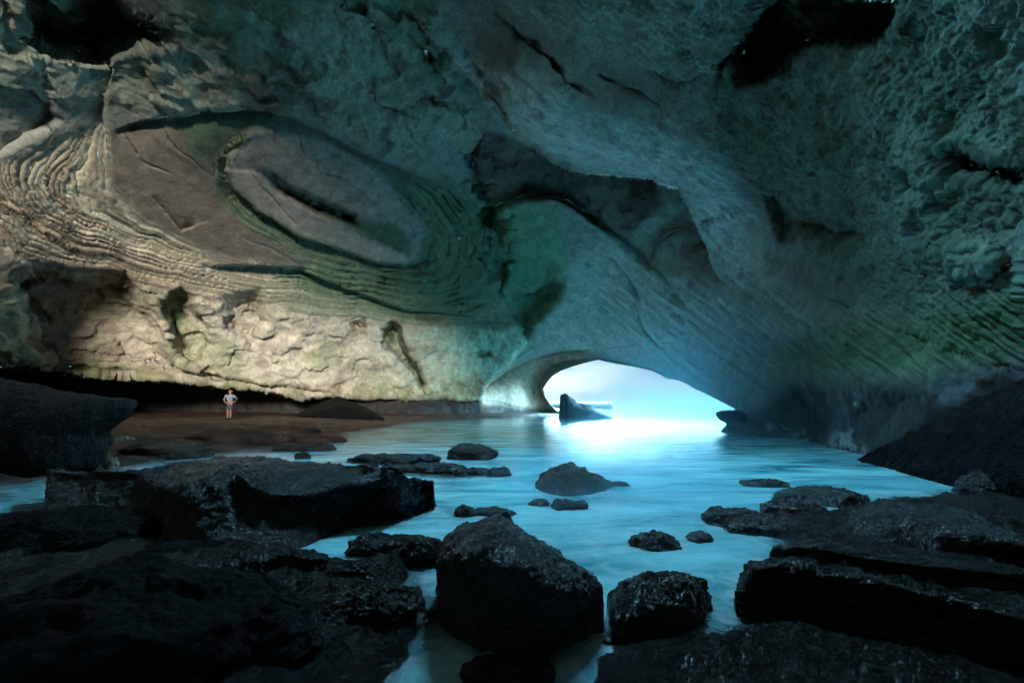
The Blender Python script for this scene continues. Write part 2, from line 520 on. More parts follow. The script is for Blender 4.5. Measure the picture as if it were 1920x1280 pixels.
# undercut at the foot of the left wall
BASE = [(-400, 655), (-60, 678), (60, 690), (150, 702), (280, 712), (380, 722), (470, 727), (560, 748), (640, 742), (760, 748), (850, 746), (930, 752), (1010, 770)]
dB, tB, sB, _ = polydist(QS, BASE)
below = sstep(-2.0, 2.5, dB * sB)
dY += below * interp_t(tB, [9, 10, 11, 11, 11, 10, 9, 7, 4, 1.5, 0.6, 0.2, 0.1])
BASE2 = [(-60, 668), (100, 682), (250, 690), (300, 678), (400, 704), (480, 716), (560, 725), (640, 738)]
dY += step(BASE2, [0.9, 1.0, 1.0, 0.9, 0.8, 0.7, 0.5], 30, 2.5, side=1)
# hollows of the belt
dY += hollow([(25, 520), (60, 500), (140, 515), (230, 520), (260, 560), (290, 600), (325, 690), (250, 695), (100, 690), (60, 640), (40, 580)], 1.8, 18)
dY += hollow([(300, 560), (340, 545), (380, 590), (395, 640), (370, 680), (330, 670), (320, 620)], 1.4, 10)
dY += hollow([(420, 560), (480, 550), (500, 600), (470, 640), (430, 620)], 1.0, 14)
dY += hollow([(712, 615), (735, 602), (752, 612), (760, 640), (800, 720), (790, 735), (770, 700), (735, 660), (716, 640)], 3.0, 6)
dY += hollow([(660, 608), (680, 600), (686, 615), (668, 622)], 1.0, 4)
dY += hollow([(885, 662), (915, 655), (916, 668), (890, 672)], 0.8, 3)
# overhanging ledges of the folded bed, and its slit
dY += step([(370, 500), (440, 497), (560, 503), (640, 540), (760, 580), (900, 590), (985, 585)], [0.5, 0.9, 1.0, 1.1, 1.4, 1.0, 0.3], 26, 2.5, side=1)
dY += hollow([(490, 323), (512, 328), (560, 358), (610, 380), (665, 402), (668, 420), (620, 408), (560, 380), (515, 352)], 1.1 * GN, 7)
dY += step([(455, 272), (432, 290), (424, 320), (440, 360), (480, 395), (560, 440), (640, 470), (700, 492), (760, 495), (785, 480), (790, 440)], [0.3, 0.6, 0.8, 0.9, 0.9, 0.9, 0.9, 0.9, 0.7, 0.5], 22, 2.5, side=1)
dY += step([(285, 370), (310, 395), (340, 432), (368, 422)], [0.1, 0.2, 0.45, 0.3], 14, 2, side=-1)
dY += step([(205, 250), (300, 216), (450, 192), (520, 204), (600, 238), (700, 292), (800, 335), (880, 380)], [0.4, 0.6, 0.7, 0.8, 0.7, 0.6, 0.5], 20, 2.5, side=1)
dY += step([(95, 170), (100, 205), (115, 220), (95, 240), (60, 255), (0, 290)], [0.4, 0.6, 0.6, 0.4, 0.4], 40, 2.5, side=1)
dY += step([(200, 175), (195, 210), (200, 240)], [0.5, 0.7, 0.3], 25, 2, side=1)

# the folded strata: a smooth field whose level lines follow the beds
STRATA = [
    (0, [(0, 440), (60, 470), (150, 500), (260, 522), (400, 548), (600, 582), (800, 602), (990, 620)]),
    (1, [(0, 360), (40, 392), (110, 435), (220, 472), (330, 508), (480, 537), (640, 562), (850, 588), (930, 560)]),
    (2, [(110, 255), (52, 310), (55, 345), (90, 390), (140, 425), (230, 462), (330, 492), (450, 505), (560, 515), (700, 548), (830, 562), (915, 520), (935, 470)]),
    (3, [(198, 235), (186, 300), (190, 345), (225, 388), (290, 434), (370, 473), (480, 493), (560, 505), (700, 535), (830, 545), (890, 500), (900, 440), (840, 345), (700, 285), (520, 203), (300, 213)]),
    (4, [(300, 260), (300, 340), (360, 410), (450, 460), (560, 490), (700, 520), (810, 525), (860, 480), (850, 410), (760, 330), (600, 245), (450, 215)]),
    (5, [(400, 305), (403, 350), (430, 392), (500, 442), (600, 482), (700, 505), (785, 505), (822, 460), (800, 400), (720, 330), (600, 265), (470, 240)]),
    (6, [(430, 300), (440, 340), (500, 400), (600, 450), (700, 488), (765, 488), (785, 440), (740, 370), (640, 295), (540, 258)]),
    (7, [(500, 335), (560, 368), (650, 412), (700, 440)]),
    (-1, [(0, 520), (200, 560), (500, 610), (900, 660)]),
]
pts, vals = [], []
for v, poly in STRATA:
    for p in poly:
        pts.append(p); vals.append(v)
field = tps_fit(pts, np.array(vals, float), 3e-4)(QS)
fan = region(QW, [(-60, 300), (40, 300), (110, 250), (200, 235), (205, 345), (250, 400), (310, 440), (400, 480), (560, 502), (700, 540), (900, 560), (985, 585), (950, 620), (600, 590), (400, 560), (200, 520), (-60, 470)], 14)
tip = region(QW, [(740, 360), (830, 330), (930, 400), (950, 500), (930, 570), (800, 600), (640, 560), (520, 520), (600, 480), (700, 500), (780, 490), (800, 430)], 16)
eye = region(QW, [(450, 275), (470, 255), (560, 250), (650, 290), (735, 355), (775, 430), (770, 488), (700, 488), (600, 448), (500, 400), (440, 350), (428, 315)], 8)
ring = region(QW, [(400, 305), (450, 240), (470, 262), (430, 290), (426, 320), (442, 355), (500, 402), (600, 450), (700, 490), (760, 505), (640, 500), (560, 482), (470, 430), (415, 375)], 7)
disc = region(QW, [(205, 245), (300, 218), (450, 195), (520, 208), (700, 295), (840, 345), (880, 420), (800, 400), (720, 330), (600, 260), (470, 240), (405, 300), (402, 350), (430, 395), (510, 450), (575, 500), (480, 490), (370, 468), (290, 425), (235, 385), (205, 335)], 10)
jit = fbm(q3 / 160.0 + 5, 5, 0.6) * 0.42
mod = np.clip(0.55 + 1.6 * fbm(q3 / 120.0 + 71, 4), 0.05, 1.3)
def bands(freq, seed):
    n1 = perlin(np.stack([(field + jit) * freq, Z3 + seed, q3[:, 0] / 500.0], 1))
    return n1
b1 = bands(6.0, 3.1); b2 = bands(17.0, 8.7); b3 = bands(38.0, 15.2)
stripe = 0.5 * b1 + 0.35 * b2 + 0.25 * b3
dY += fan * stripe * 0.30 * (0.4 + 0.6 * mod)
saw = (field * 1.45 + jit * 3.6) % 1.0
dY += tip * mod * (0.55 * sstep(0.0, 0.8, saw) - 0.55 * sstep(0.9, 1.0, saw) + 0.10 * b2)
crk = np.exp(-(((field * 2.3 + jit * 3.0) % 1.0 - 0.5) / 0.045) ** 2) * sstep(0.0, 0.18, fbm(q3 / 70.0 + 133, 4, 0.6))
dY += np.clip(tip + 0.25 * fan, 0, 1) * crk * 0.8
dY += step([(432, 318), (470, 322), (510, 345), (560, 378), (620, 408), (690, 440), (765, 476)], [0.1, 0.2, 0.3, 0.4, 0.35, 0.3, 0.1], 26, 5, side=-1)
dY += ring * 0.10 * (b2 + b3)

Y = np.maximum(Y + dY, 1.5)
P = np.stack([(Q0[:, 0] - CX) / F * Y, Y, CAMZ + (HY - Q0[:, 1]) / F * Y], 1)

# regions of the rock
crust = region(QW, [(1130, -60), (1230, 60), (1290, 150), (1330, 260), (1420, 350), (1520, 470), (1640, 590), (1800, 640), (2100, 640), (2300, -100), (1700, -300), (1300, -300)], 60)
crust0 = region(QW, [(880, -80), (1010, 60), (1200, 130), (1330, 130), (1420, -40), (1200, -200)], 35)
belt = region(QW, [(-100, 470), (200, 525), (400, 555), (600, 585), (800, 600), (990, 605), (1000, 650), (930, 710), (900, 750), (600, 752), (300, 715), (-100, 690)], 12)
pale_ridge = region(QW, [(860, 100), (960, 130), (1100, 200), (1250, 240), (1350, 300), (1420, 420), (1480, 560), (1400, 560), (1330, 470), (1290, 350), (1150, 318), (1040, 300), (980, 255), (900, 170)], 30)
topleft = region(QW, [(-300, -300), (700, -300), (840, 60), (900, 260), (760, 300), (560, 210), (300, 205), (190, 180), (-300, 160)], 30)
mosslow = region(QW, [(1450, 650), (1600, 600), (1700, 600), (1960, 540), (1960, 660), (1800, 700), (1620, 720), (1480, 710)], 40)
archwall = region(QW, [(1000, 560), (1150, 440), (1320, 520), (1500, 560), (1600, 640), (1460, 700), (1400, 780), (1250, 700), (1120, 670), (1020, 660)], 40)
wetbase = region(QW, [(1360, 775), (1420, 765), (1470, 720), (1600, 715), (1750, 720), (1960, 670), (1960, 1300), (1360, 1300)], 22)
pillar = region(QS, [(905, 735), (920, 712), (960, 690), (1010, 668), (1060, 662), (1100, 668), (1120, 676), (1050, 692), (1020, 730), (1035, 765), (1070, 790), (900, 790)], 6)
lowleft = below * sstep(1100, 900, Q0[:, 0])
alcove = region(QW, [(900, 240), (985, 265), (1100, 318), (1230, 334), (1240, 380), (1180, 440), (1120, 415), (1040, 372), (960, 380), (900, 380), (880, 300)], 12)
greenc = region(QW, [(880, 380), (960, 370), (1040, 390), (1060, 470), (1060, 560), (1000, 620), (940, 560), (920, 460)], 20)

# displacement along the normal
def grid_normals(P):
    G = P.reshape(nr, nc, 3)
    du = np.gradient(G, axis=1); dv = np.gradient(G, axis=0)
    n = np.cross(du, dv)
    n /= np.linalg.norm(n, axis=2, keepdims=True) + 1e-9
    n = n.reshape(-1, 3)
    tocam = -(P - np.array([0, 0, CAMZ]))
    s = np.sign((n * tocam).sum(1))
    s[s == 0] = 1
    return n * s[:, None]

Nn = grid_normals(P)
plain = np.clip(disc + eye * 0.8, 0, 1)
rough_amp = 1.0 - 0.72 * plain - 0.65 * fan
disp = 0.30 * fbm(P / 3.2, 5, 0.5) * rough_amp
rid = fbm(P / 2.1 + 31, 5, 0.55, ridged=True)
disp += 0.16 * rid * rough_amp * (1 + 0.8 * topleft + 0.6 * belt)
# chiselled, angular breakage of the belt and the roof
wd, wv = worley(np.stack([P[:, 0] * 0.75 + 0.5 * P[:, 2], P[:, 1] * 0.5, P[:, 2] * 1.1 - 0.4 * P[:, 0]], 1) + 0.5 * fbm(P / 1.1, 3)[:, None])
disp += (wv - 0.5) * 0.46 * np.clip(belt * 0.8 + topleft * 0.9 + alcove * 0.8, 0, 1) * sstep(0.0, 0.25, 0.9 - wd)
# crust: knobbly encrusted roof to the right
cd, cv = worley(P * np.array([4.2, 4.2, 4.2]) + 0.8 * fbm(P * 2.0, 3)[:, None])
cd2, cv2 = worley(P * 9.0 + 0.5 * fbm(P * 5.0, 2)[:, None])
kn = (0.55 - cd) * 0.11 + (0.5 - cd2) * 0.06 + 0.16 * fbm(P * 1.0 + 9, 5, 0.6) + 0.08 * fbm(P * 5.3 + 19, 3, 0.6)
disp += kn * np.clip(crust + 0.55 * crust0 + 0.35 * pale_ridge + 0.2 * mosslow, 0, 1)
# flow marks of the right wall: stretched noise running down towards the mouth
ca, sa = math.cos(R(38)), math.sin(R(38))
fx = Q0[:, 0] * ca + Q0[:, 1] * sa; fy = -Q0[:, 0] * sa + Q0[:, 1] * ca
flow = fbm(np.stack([fx / 150.0, fy / 16.0, Z3 + 2.2], 1), 5, 0.55, ridged=True)
disp += 0.22 * flow * np.clip(archwall + 0.9 * pale_ridge + 0.7 * mosslow + 0.45 * crust + 0.5 * crust0, 0, 1)
pd_, pv_ = worley(P / 1.3 + 0.7 * fbm(P / 0.9 + 5, 4)[:, None])
disp -= 0.28 * sstep(0.42, 0.12, pd_) * (pv_ > 0.55) * np.clip(crust + 0.6 * crust0 + 0.6 * topleft, 0, 1)
disp *= sstep(60, 0, np.where(hole, 0, 0)) if False else 1.0
edge_keep = np.where(dm < 10, sstep(0, 10, dm) * 0.8 + 0.2, 1.0)
P = P + Nn * (disp * edge_keep)[:, None]

# albedo: beds, stains, moss, and shade painted into recesses
def C(*a):
    return np.array(a, float)
A = np.tile(C(0.25, 0.26, 0.23), (len(Q0), 1))
def over(mask, col, k=1.0):
    global A
    m = np.clip(mask * k, 0, 1)[:, None]
    A = A * (1 - m) + (col if isinstance(col, np.ndarray) and col.ndim == 2 else C(*col)) * m
fx_ = Q0[:, 0] * 0.86 + Q0[:, 1] * 0.5; fy_ = -Q0[:, 0] * 0.5 + Q0[:, 1] * 0.86
n_a = fbm(P / 2.6 + 3, 5, 0.6); n_b = fbm(P / 0.9 + 13, 4, 0.6); n_c = fbm(P / 6.0 + 23, 4, 0.55)
over(topleft, (0.33, 0.36, 0.29))
over(topleft * sstep(0.02, 0.25, n_c), (0.12, 0.17, 0.10), 0.8)
over(topleft * sstep(0.1, 0.3, n_a), (0.08, 0.07, 0.06), 0.7)
over(crust, (0.17, 0.23, 0.19)); over(crust0, (0.36, 0.40, 0.34))
over(np.clip(crust + crust0, 0, 1) * sstep(-0.05, 0.25, n_c), (0.085, 0.13, 0.085), 0.7)
over(crust * sstep(0.05, 0.3, n_b), (0.04, 0.07, 0.05), 0.6)
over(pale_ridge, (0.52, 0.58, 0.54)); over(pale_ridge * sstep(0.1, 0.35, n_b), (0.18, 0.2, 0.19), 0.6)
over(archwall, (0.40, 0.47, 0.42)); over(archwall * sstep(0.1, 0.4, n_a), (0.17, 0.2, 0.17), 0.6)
over(alcove, (0.11, 0.10, 0.08), 0.75)  # recess below the ridge painted dark, its shade put into the colour
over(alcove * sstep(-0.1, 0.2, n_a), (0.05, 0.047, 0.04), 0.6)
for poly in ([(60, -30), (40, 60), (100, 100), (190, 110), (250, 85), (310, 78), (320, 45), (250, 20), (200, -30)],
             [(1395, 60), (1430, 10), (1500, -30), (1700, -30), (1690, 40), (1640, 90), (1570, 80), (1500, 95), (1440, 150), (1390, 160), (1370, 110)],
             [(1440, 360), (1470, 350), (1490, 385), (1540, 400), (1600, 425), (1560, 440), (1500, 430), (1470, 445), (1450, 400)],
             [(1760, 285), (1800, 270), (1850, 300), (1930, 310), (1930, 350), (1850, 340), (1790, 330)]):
    over(region(QW, poly, 34) * sstep(-0.4, 0.15, n_a), (0.04, 0.046, 0.04), 0.7)  # roof hollows painted near black to deepen their shade
over(greenc, (0.14, 0.31, 0.19), 0.85)
over(mosslow, (0.07, 0.14, 0.06), 0.85)
over(disc, (0.21, 0.18, 0.15)); over(disc * sstep(0.0, 0.3, n_c), (0.26, 0.19, 0.14), 0.6)
over(disc * sstep(0.05, 0.3, fbm(np.stack([fx_ / 220.0, fy_ / 30.0, Z3 + 4], 1), 5, 0.6)), (0.13, 0.105, 0.085), 0.75)
over(disc * region(QW, [(330, 215), (480, 195), (700, 300), (860, 350), (900, 440), (820, 410), (720, 330), (600, 262), (470, 240), (400, 300), (360, 300)], 25), (0.075, 0.14, 0.09), 0.85)
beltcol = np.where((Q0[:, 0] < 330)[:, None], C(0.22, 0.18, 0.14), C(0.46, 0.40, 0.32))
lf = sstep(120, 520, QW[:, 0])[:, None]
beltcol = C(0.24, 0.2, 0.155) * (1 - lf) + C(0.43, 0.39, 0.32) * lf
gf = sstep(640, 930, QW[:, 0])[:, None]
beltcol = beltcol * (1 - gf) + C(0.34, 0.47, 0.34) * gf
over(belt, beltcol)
over(belt * sstep(0.12, 0.35, n_a), (0.2, 0.165, 0.125), 0.7)
over(belt * sstep(0.05, 0.3, n_c), (0.20, 0.23, 0.13), 0.6)
over(belt * sstep(0.1, 0.3, fbm(P / 1.7 + 87, 5, 0.65)), (0.24, 0.21, 0.18), 0.7)
for poly in ([(-40, 560), (30, 520), (45, 600), (60, 680), (-40, 680)],):
    over(region(QW, poly, 10), (0.40, 0.38, 0.25), 0.8)
for poly in ([(290, 565), (330, 545), (350, 600), (335, 640), (310, 600)], [(255, 487), (300, 492), (320, 505), (280, 505)], [(10, 510), (28, 520), (30, 545), (12, 540)], [(712, 610), (735, 602), (745, 640), (725, 650)], [(470, 0), (500, 0), (520, 40), (490, 35)]):
    over(region(QW, poly, 8) * sstep(-0.3, 0.2, n_b), (0.05, 0.13, 0.04), 0.85)
# strata colours
cream = C(0.54, 0.51, 0.38); brown = C(0.20, 0.15, 0.12); rust = C(0.25, 0.18, 0.11)
sv = np.clip(0.5 + 1.3 * stripe, 0, 1)[:, None]
scol = brown * (1 - sv) + cream * sv
sr = sstep(0.1, 0.4, bands(2.6, 33.0))[:, None]
scol = scol * (1 - 0.5 * sr) + rust * 0.5 * sr
over(fan, scol, 0.95)
over(fan * sstep(400, 640, Q0[:, 0]), (0.15, 0.20, 0.125), 0.75)
tcol = C(0.075, 0.14, 0.085) * (1 - sv) + C(0.15, 0.22, 0.13) * sv
over(tip, tcol, 0.95)
over(eye, (0.36, 0.30, 0.26)); over(eye * sstep(0.0, 0.3, n_b), (0.24, 0.21, 0.18), 0.7)
over(eye * sstep(0.05, 0.3, fbm(np.stack([fx_ / 160.0, fy_ / 22.0, Z3 + 14], 1), 5, 0.6)), (0.20, 0.22, 0.17), 0.7)
over(eye * region(QW, [(560, 375), (620, 385), (670, 405), (740, 420), (785, 455), (770, 480), (720, 462), (640, 425)], 9), (0.07, 0.13, 0.075), 0.95)
over(eye * region(QW, [(432, 318), (500, 345), (620, 418), (760, 478), (765, 495), (690, 488), (560, 440), (470, 390)], 6), (0.42, 0.35, 0.30), 0.7)
over(np.clip(tip + 0.5 * fan, 0, 1) * crk, (0.03, 0.04, 0.03), 0.8)
over(ring, C(0.07, 0.12, 0.075) * (1 - sv) + C(0.16, 0.19, 0.09) * sv, 0.8)
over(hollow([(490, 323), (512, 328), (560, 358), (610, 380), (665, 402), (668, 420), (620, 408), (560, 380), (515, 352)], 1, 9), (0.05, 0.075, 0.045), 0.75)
# foot of the left wall: a yellow-green algae band above the undercut
band = sstep(40, 6, dB) * (1 - below) * sstep(-60, 40, Q0[:, 0]) * (Q0[:, 0] < 960)
over(band * sstep(-0.2, 0.25, n_b + 0.1), (0.15, 0.15, 0.055), 0.6)
over(lowleft, (0.014, 0.012, 0.013), 0.97)  # undercut rock painted near black, its shade put into the colour
over(pillar, (0.72, 0.54, 0.40)); over(pillar * sstep(755, 768, QW[:, 1]), (0.05, 0.045, 0.045), 0.9)  # pale pillar rock, painted warmer and brighter as if sunlit
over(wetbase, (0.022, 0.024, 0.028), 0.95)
barn = wetbase * sstep(0.0, 0.22, fbm(P / 0.7 + 51, 4, 0.7)) * region(QW, [(1430, 790), (1480, 800), (1560, 825), (1580, 790), (1590, 740), (1625, 740), (1615, 800), (1640, 855), (1560, 850), (1500, 830), (1440, 815)], 10)
over(barn, (0.45, 0.5, 0.52), 0.8)
over(wetbase * region(QW, [(1700, 760), (1780, 705), (1850, 680), (1900, 690), (1840, 730), (1740, 790)], 14) * sstep(-0.1, 0.2, n_b), (0.15, 0.17, 0.2), 0.8)
wet = np.clip(wetbase + 0.5 * lowleft + 0.25 * archwall, 0, 1)

Vc = [P]; Ac = [A]; Wc = [wet]
quads = grid_quads(nr, nc)
# drop faces inside the mouth
quads = quads[~(ins[quads].all(1)) & ~(fill_in[quads].all(1))]
nv = len(P)
# outer face of the arch: the outline of the mouth turns outward and away, so the rock has thickness
ML = []
mp2 = np.asarray(MOUTH[:27] + MOUTH[28:], float)
dens = []
mo = np.asarray(MOUTH, float)
for k in range(len(mo)):
    a, b_ = mo[k], mo[(k + 1) % len(mo)]
    n_ = max(1, int(np.linalg.norm(b_ - a) / 5))
    for i_ in range(n_):
        dens.append(a + (b_ - a) * i_ / n_)
dens = np.array(dens)
evY = tps_fit([p[:2] for p in DEPTH], np.log([p[2] for p in DEPTH]), 2e-4)
yb = np.exp(evY(dens))
ctr = np.array([1190.0, 800.0])
rows_ = []
for f_, out_ in ((1.0, -1.5), (1.04, 10), (1.10, 40), (1.2, 90), (1.3, 140), (1.35, 190)):
    dirv = dens - ctr
    dirv /= np.linalg.norm(dirv, axis=1, keepdims=True)
    q = dens + dirv * out_
    yy = yb * f_
    rows_.append(np.stack([(q[:, 0] - CX) / F * yy, yy, CAMZ + (HY - q[:, 1]) / F * yy], 1))
rim = np.concatenate(rows_)
rim += 0.15 * np.stack([fbm(rim / 1.5, 3), fbm(rim / 1.5 + 9, 3), fbm(rim / 1.5 + 19, 3)], 1) * np.repeat(np.array([0, 1, 3, 6, 6, 6.0]), len(dens))[:, None]
rq = grid_quads(6, len(dens), nv, wrap=True)
Vc.append(rim); Ac.append(np.tile(C(0.3, 0.28, 0.24), (len(rim), 1))); Wc.append(np.zeros(len(rim)))
quads = np.concatenate([quads, rq]); nv += len(rim)
# an added collar round the roof opening, higher at the rear to block sun
sk = np.asarray(FILL_OPENING, float)
skd = []
for k in range(len(sk)):
    a, b_ = sk[k], sk[(k + 1) % len(sk)]
    for i_ in range(12):
        skd.append(a + (b_ - a) * i_ / 12)
skd = np.array(skd)
skc = skd.mean(0)
skd = skc + (skd - skc) * 1.12
ysk = np.exp(evY(skd))
base_ = np.stack([(skd[:, 0] - CX) / F * ysk, ysk, CAMZ + (HY - skd[:, 1]) / F * ysk], 1)
hgt = 0.6 + 2.6 * sstep(0.0, 1.0, (base_[:, 1].max() - base_[:, 1]) / np.ptp(base_[:, 1]))
sun_collar = []
for f_ in np.linspace(0, 1, 8):
    r_ = base_.copy(); r_[:, 2] += -0.4 + f_ * (hgt + 0.4)
    sun_collar.append(r_)
sun_collar = np.concatenate(sun_collar)
sun_collar += 0.12 * np.stack([fbm(sun_collar / 0.8, 3), fbm(sun_collar / 0.8 + 9, 3), 0 * sun_collar[:, 0]], 1)
Vc.append(sun_collar); Ac.append(np.tile(C(0.2, 0.22, 0.2), (len(sun_collar), 1))); Wc.append(np.zeros(len(sun_collar)))
quads = np.concatenate([quads, grid_quads(8, len(skd), nv, wrap=True)]); nv += len(sun_collar)
# the cave goes on behind the camera: sides and roof, then an added rear wall, open above to shape the sun beam
ringi = np.concatenate([np.arange(nr - 1, -1, -1) * nc, np.arange(1, nc), np.arange(1, nr) * nc + nc - 1])
ring0 = P[ringi]
backs = np.arange(0, 1.0001, 1 / 34.0)
BY = -30.0
rows_ = []
for f_ in backs:
    r_ = ring0.copy()
    r_[:, 1] = ring0[:, 1] * (1 - f_) + BY * f_
    r_[:, 0] *= 1 + f_ * np.where(r_[:, 0] > 0, 2.2, 0.8)
    r_[:, 2] = np.where(r_[:, 2] > 6, 6 + (r_[:, 2] - 6) * (1 + 0.6 * f_ ** 0.8), r_[:, 2])
    rows_.append(r_)
bk = np.concatenate(rows_)
nz = 0.9 * fbm(bk / 4.0 + 61, 5, 0.5)
axis_ = bk - np.array([0, 0, 5.0]); axis_[:, 1] = 0
axis_ /= np.linalg.norm(axis_, axis=1, keepdims=True) + 1e-6
fade = np.repeat(np.minimum(1, backs * 8), len(ringi))
bk = bk + axis_ * (nz * fade)[:, None]
bq = grid_quads(len(backs), len(ringi), nv)
Vc.append(bk); Ac.append(np.tile(C(0.02, 0.022, 0.022), (len(bk), 1))); Wc.append(np.zeros(len(bk)))
quads = np.concatenate([quads, bq]); nv += len(bk)
REAR_TOP = 11.5
gx = np.linspace(-32, 32, 110); gz = np.linspace(-2, 1, 50)
RX, RZ = np.meshgrid(gx, np.linspace(0, 1, 50))
top = REAR_TOP + 1.2 * fbm(np.stack([RX.ravel() / 4, 0 * RX.ravel(), 0 * RX.ravel() + 3], 1), 4)
rw = np.stack([RX.ravel(), BY + 0.4 + 1.2 * fbm(np.stack([RX.ravel() / 3, RZ.ravel() * 3, 0 * RX.ravel() + 8], 1), 4), -2 + RZ.ravel() * (top + 2)], 1)
Vc.append(rw); Ac.append(np.tile(C(0.02, 0.022, 0.022), (len(rw), 1))); Wc.append(np.zeros(len(rw)))
quads = np.concatenate([quads, grid_quads(50, 110, nv)]); nv += len(rw)
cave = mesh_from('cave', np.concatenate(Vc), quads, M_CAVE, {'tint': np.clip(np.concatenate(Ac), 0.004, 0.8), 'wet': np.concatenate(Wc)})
tag(cave, 'sea cave of folded sandstone with an arched mouth', 'cave', kind='structure')

# ------------------------------------------------------------------ ground: shelf and sea bed
SHORE = [W(x, y, CAMZ * F / (y - HY))[:2] for x, y in ((1040, 776), (980, 781), (900, 784), (760, 792), (690, 803), (640, 818), (560, 835), (420, 850), (240, 868), (60, 905), (-300, 960), (-900, 1100))]
SHORE = [(14.0, 70.0)] + SHORE + [(-8.5, -14.0)]
def ground_z(XY):
    d, t, s, _ = polydist(XY, SHORE)
    s = -d * s                             # + on the shelf side
    p3 = np.stack([XY[:, 0], XY[:, 1], 0 * d], 1)
    s = s + 1.2 * fbm(p3 / 3.0 + 4, 3)
    z = np.where(s > 0, 0.55 * (1 - np.exp(-s / 9.0)) - 0.05, np.maximum(-1.6, 0.16 * s - 0.05))
    led = fbm(np.stack([XY[:, 0] / 2.2, XY[:, 1] / 1.1, 0 * d + 1], 1), 4, 0.55)
    z = z + (0.19 * led + 0.13 * fbm(np.stack([XY[:, 0] / 1.3, XY[:, 1] / 0.35, 0 * d + 6], 1), 4, 0.6, ridged=True)) * sstep(-3, 2, s) + 0.05 * fbm(p3 * 1.7, 4) 
    z = z + 0.02 * fbm(p3 * 6.0, 4) * (d < 40)
    return z
xs = np.concatenate([[-4000, -1200, -400, -150, -80], np.arange(-45, -16, 0.25), np.arange(-16, 10, 0.10), np.arange(10, 30, 0.6), [60, 150, 400, 1200, 4000]])
ys = np.concatenate([[-60, -30], np.arange(-14, 1, 0.6), np.arange(1, 12, 0.08), np.arange(12, 40, 0.16), np.arange(40, 70, 0.8), [90, 150, 300, 800, 2000, 4000]])
GXm, GYm = np.meshgrid(xs, ys)
XY = np.stack([GXm.ravel(), GYm.ravel()], 1)
gzv = ground_z(XY)
gzv = np.where((np.abs(XY[:, 0]) > 100) | (XY[:, 1] > 75), -6.0, gzv)
gm, N, L, b = new_mat('shelf_rock')
co = N.new('ShaderNodeTexCoord')
n1 = noise_node(N, 0.9, 6, 0.6, 0.5); n2 = noise_node(N, 7.0, 8, 0.7)
L.new(co.outputs['Object'], n1.inputs['Vector']); L.new(co.outputs['Object'], n2.inputs['Vector'])
rp = N.new('ShaderNodeValToRGB')
rp.color_ramp.elements[0].position = 0.35; rp.color_ramp.elements[0].color = (0.014, 0.012, 0.012, 1)
rp.color_ramp.elements[1].position = 0.65; rp.color_ramp.elements[1].color = (0.10, 0.052, 0.040, 1)
L.new(n1.outputs['Fac'], rp.inputs['Fac']); L.new(rp.outputs['Color'], b.inputs['Base Color'])
bp = N.new('ShaderNodeBump'); bp.inputs['Strength'].default_value = 0.8; bp.inputs['Distance'].default_value = 0.09
L.new(n2.outputs['Fac'], bp.inputs['Height']); L.new(bp.outputs[0], b.inputs['Normal'])
b.inputs['Roughness'].default_value = 0.5
ground = mesh_from('ground', np.stack([XY[:, 0], XY[:, 1], gzv], 1), grid_quads(len(ys), len(xs))[:, ::-1], gm)
tag(ground, 'reddish rock shelf and sea bed under the cave', 'ground', kind='structure')

# ------------------------------------------------------------------ rocks
ROCKS = []
def rocky(V, N_, amp, fine, seed, knob=0.0):
    d = amp * fbm(V / (amp * 9 + 0.05) + seed, 4, 0.5) + fine * fbm(V / 0.06 + seed * 2, 3, 0.6)
    near_ = 0.0 if V[:, 1].mean() > 20 else 1.0
    d = d - near_ * 0.058 + near_ * (0.075 * fbm(V / 0.42 + seed * 3, 5, 0.6, ridged=True) + 0.028 * fbm(V / 0.12 + seed * 5, 4, 0.65, ridged=True))
    if knob:
        wd, _ = worley(V / (knob * 4.0) + seed + 0.4 * fbm(V / knob / 6, 2)[:, None])
        d = d + knob * (0.6 - wd)
    return V + N_ * d[:, None]

def vnormals(V, Q):
    n = np.zeros_like(V)
    a, b_, c, d = (V[Q[:, k]] for k in range(4))
    fn = np.cross(c - a, d - b_)
    for k in range(4):
        np.add.at(n, Q[:, k], fn)
    return n / (np.linalg.norm(n, axis=1, keepdims=True) + 1e-9)

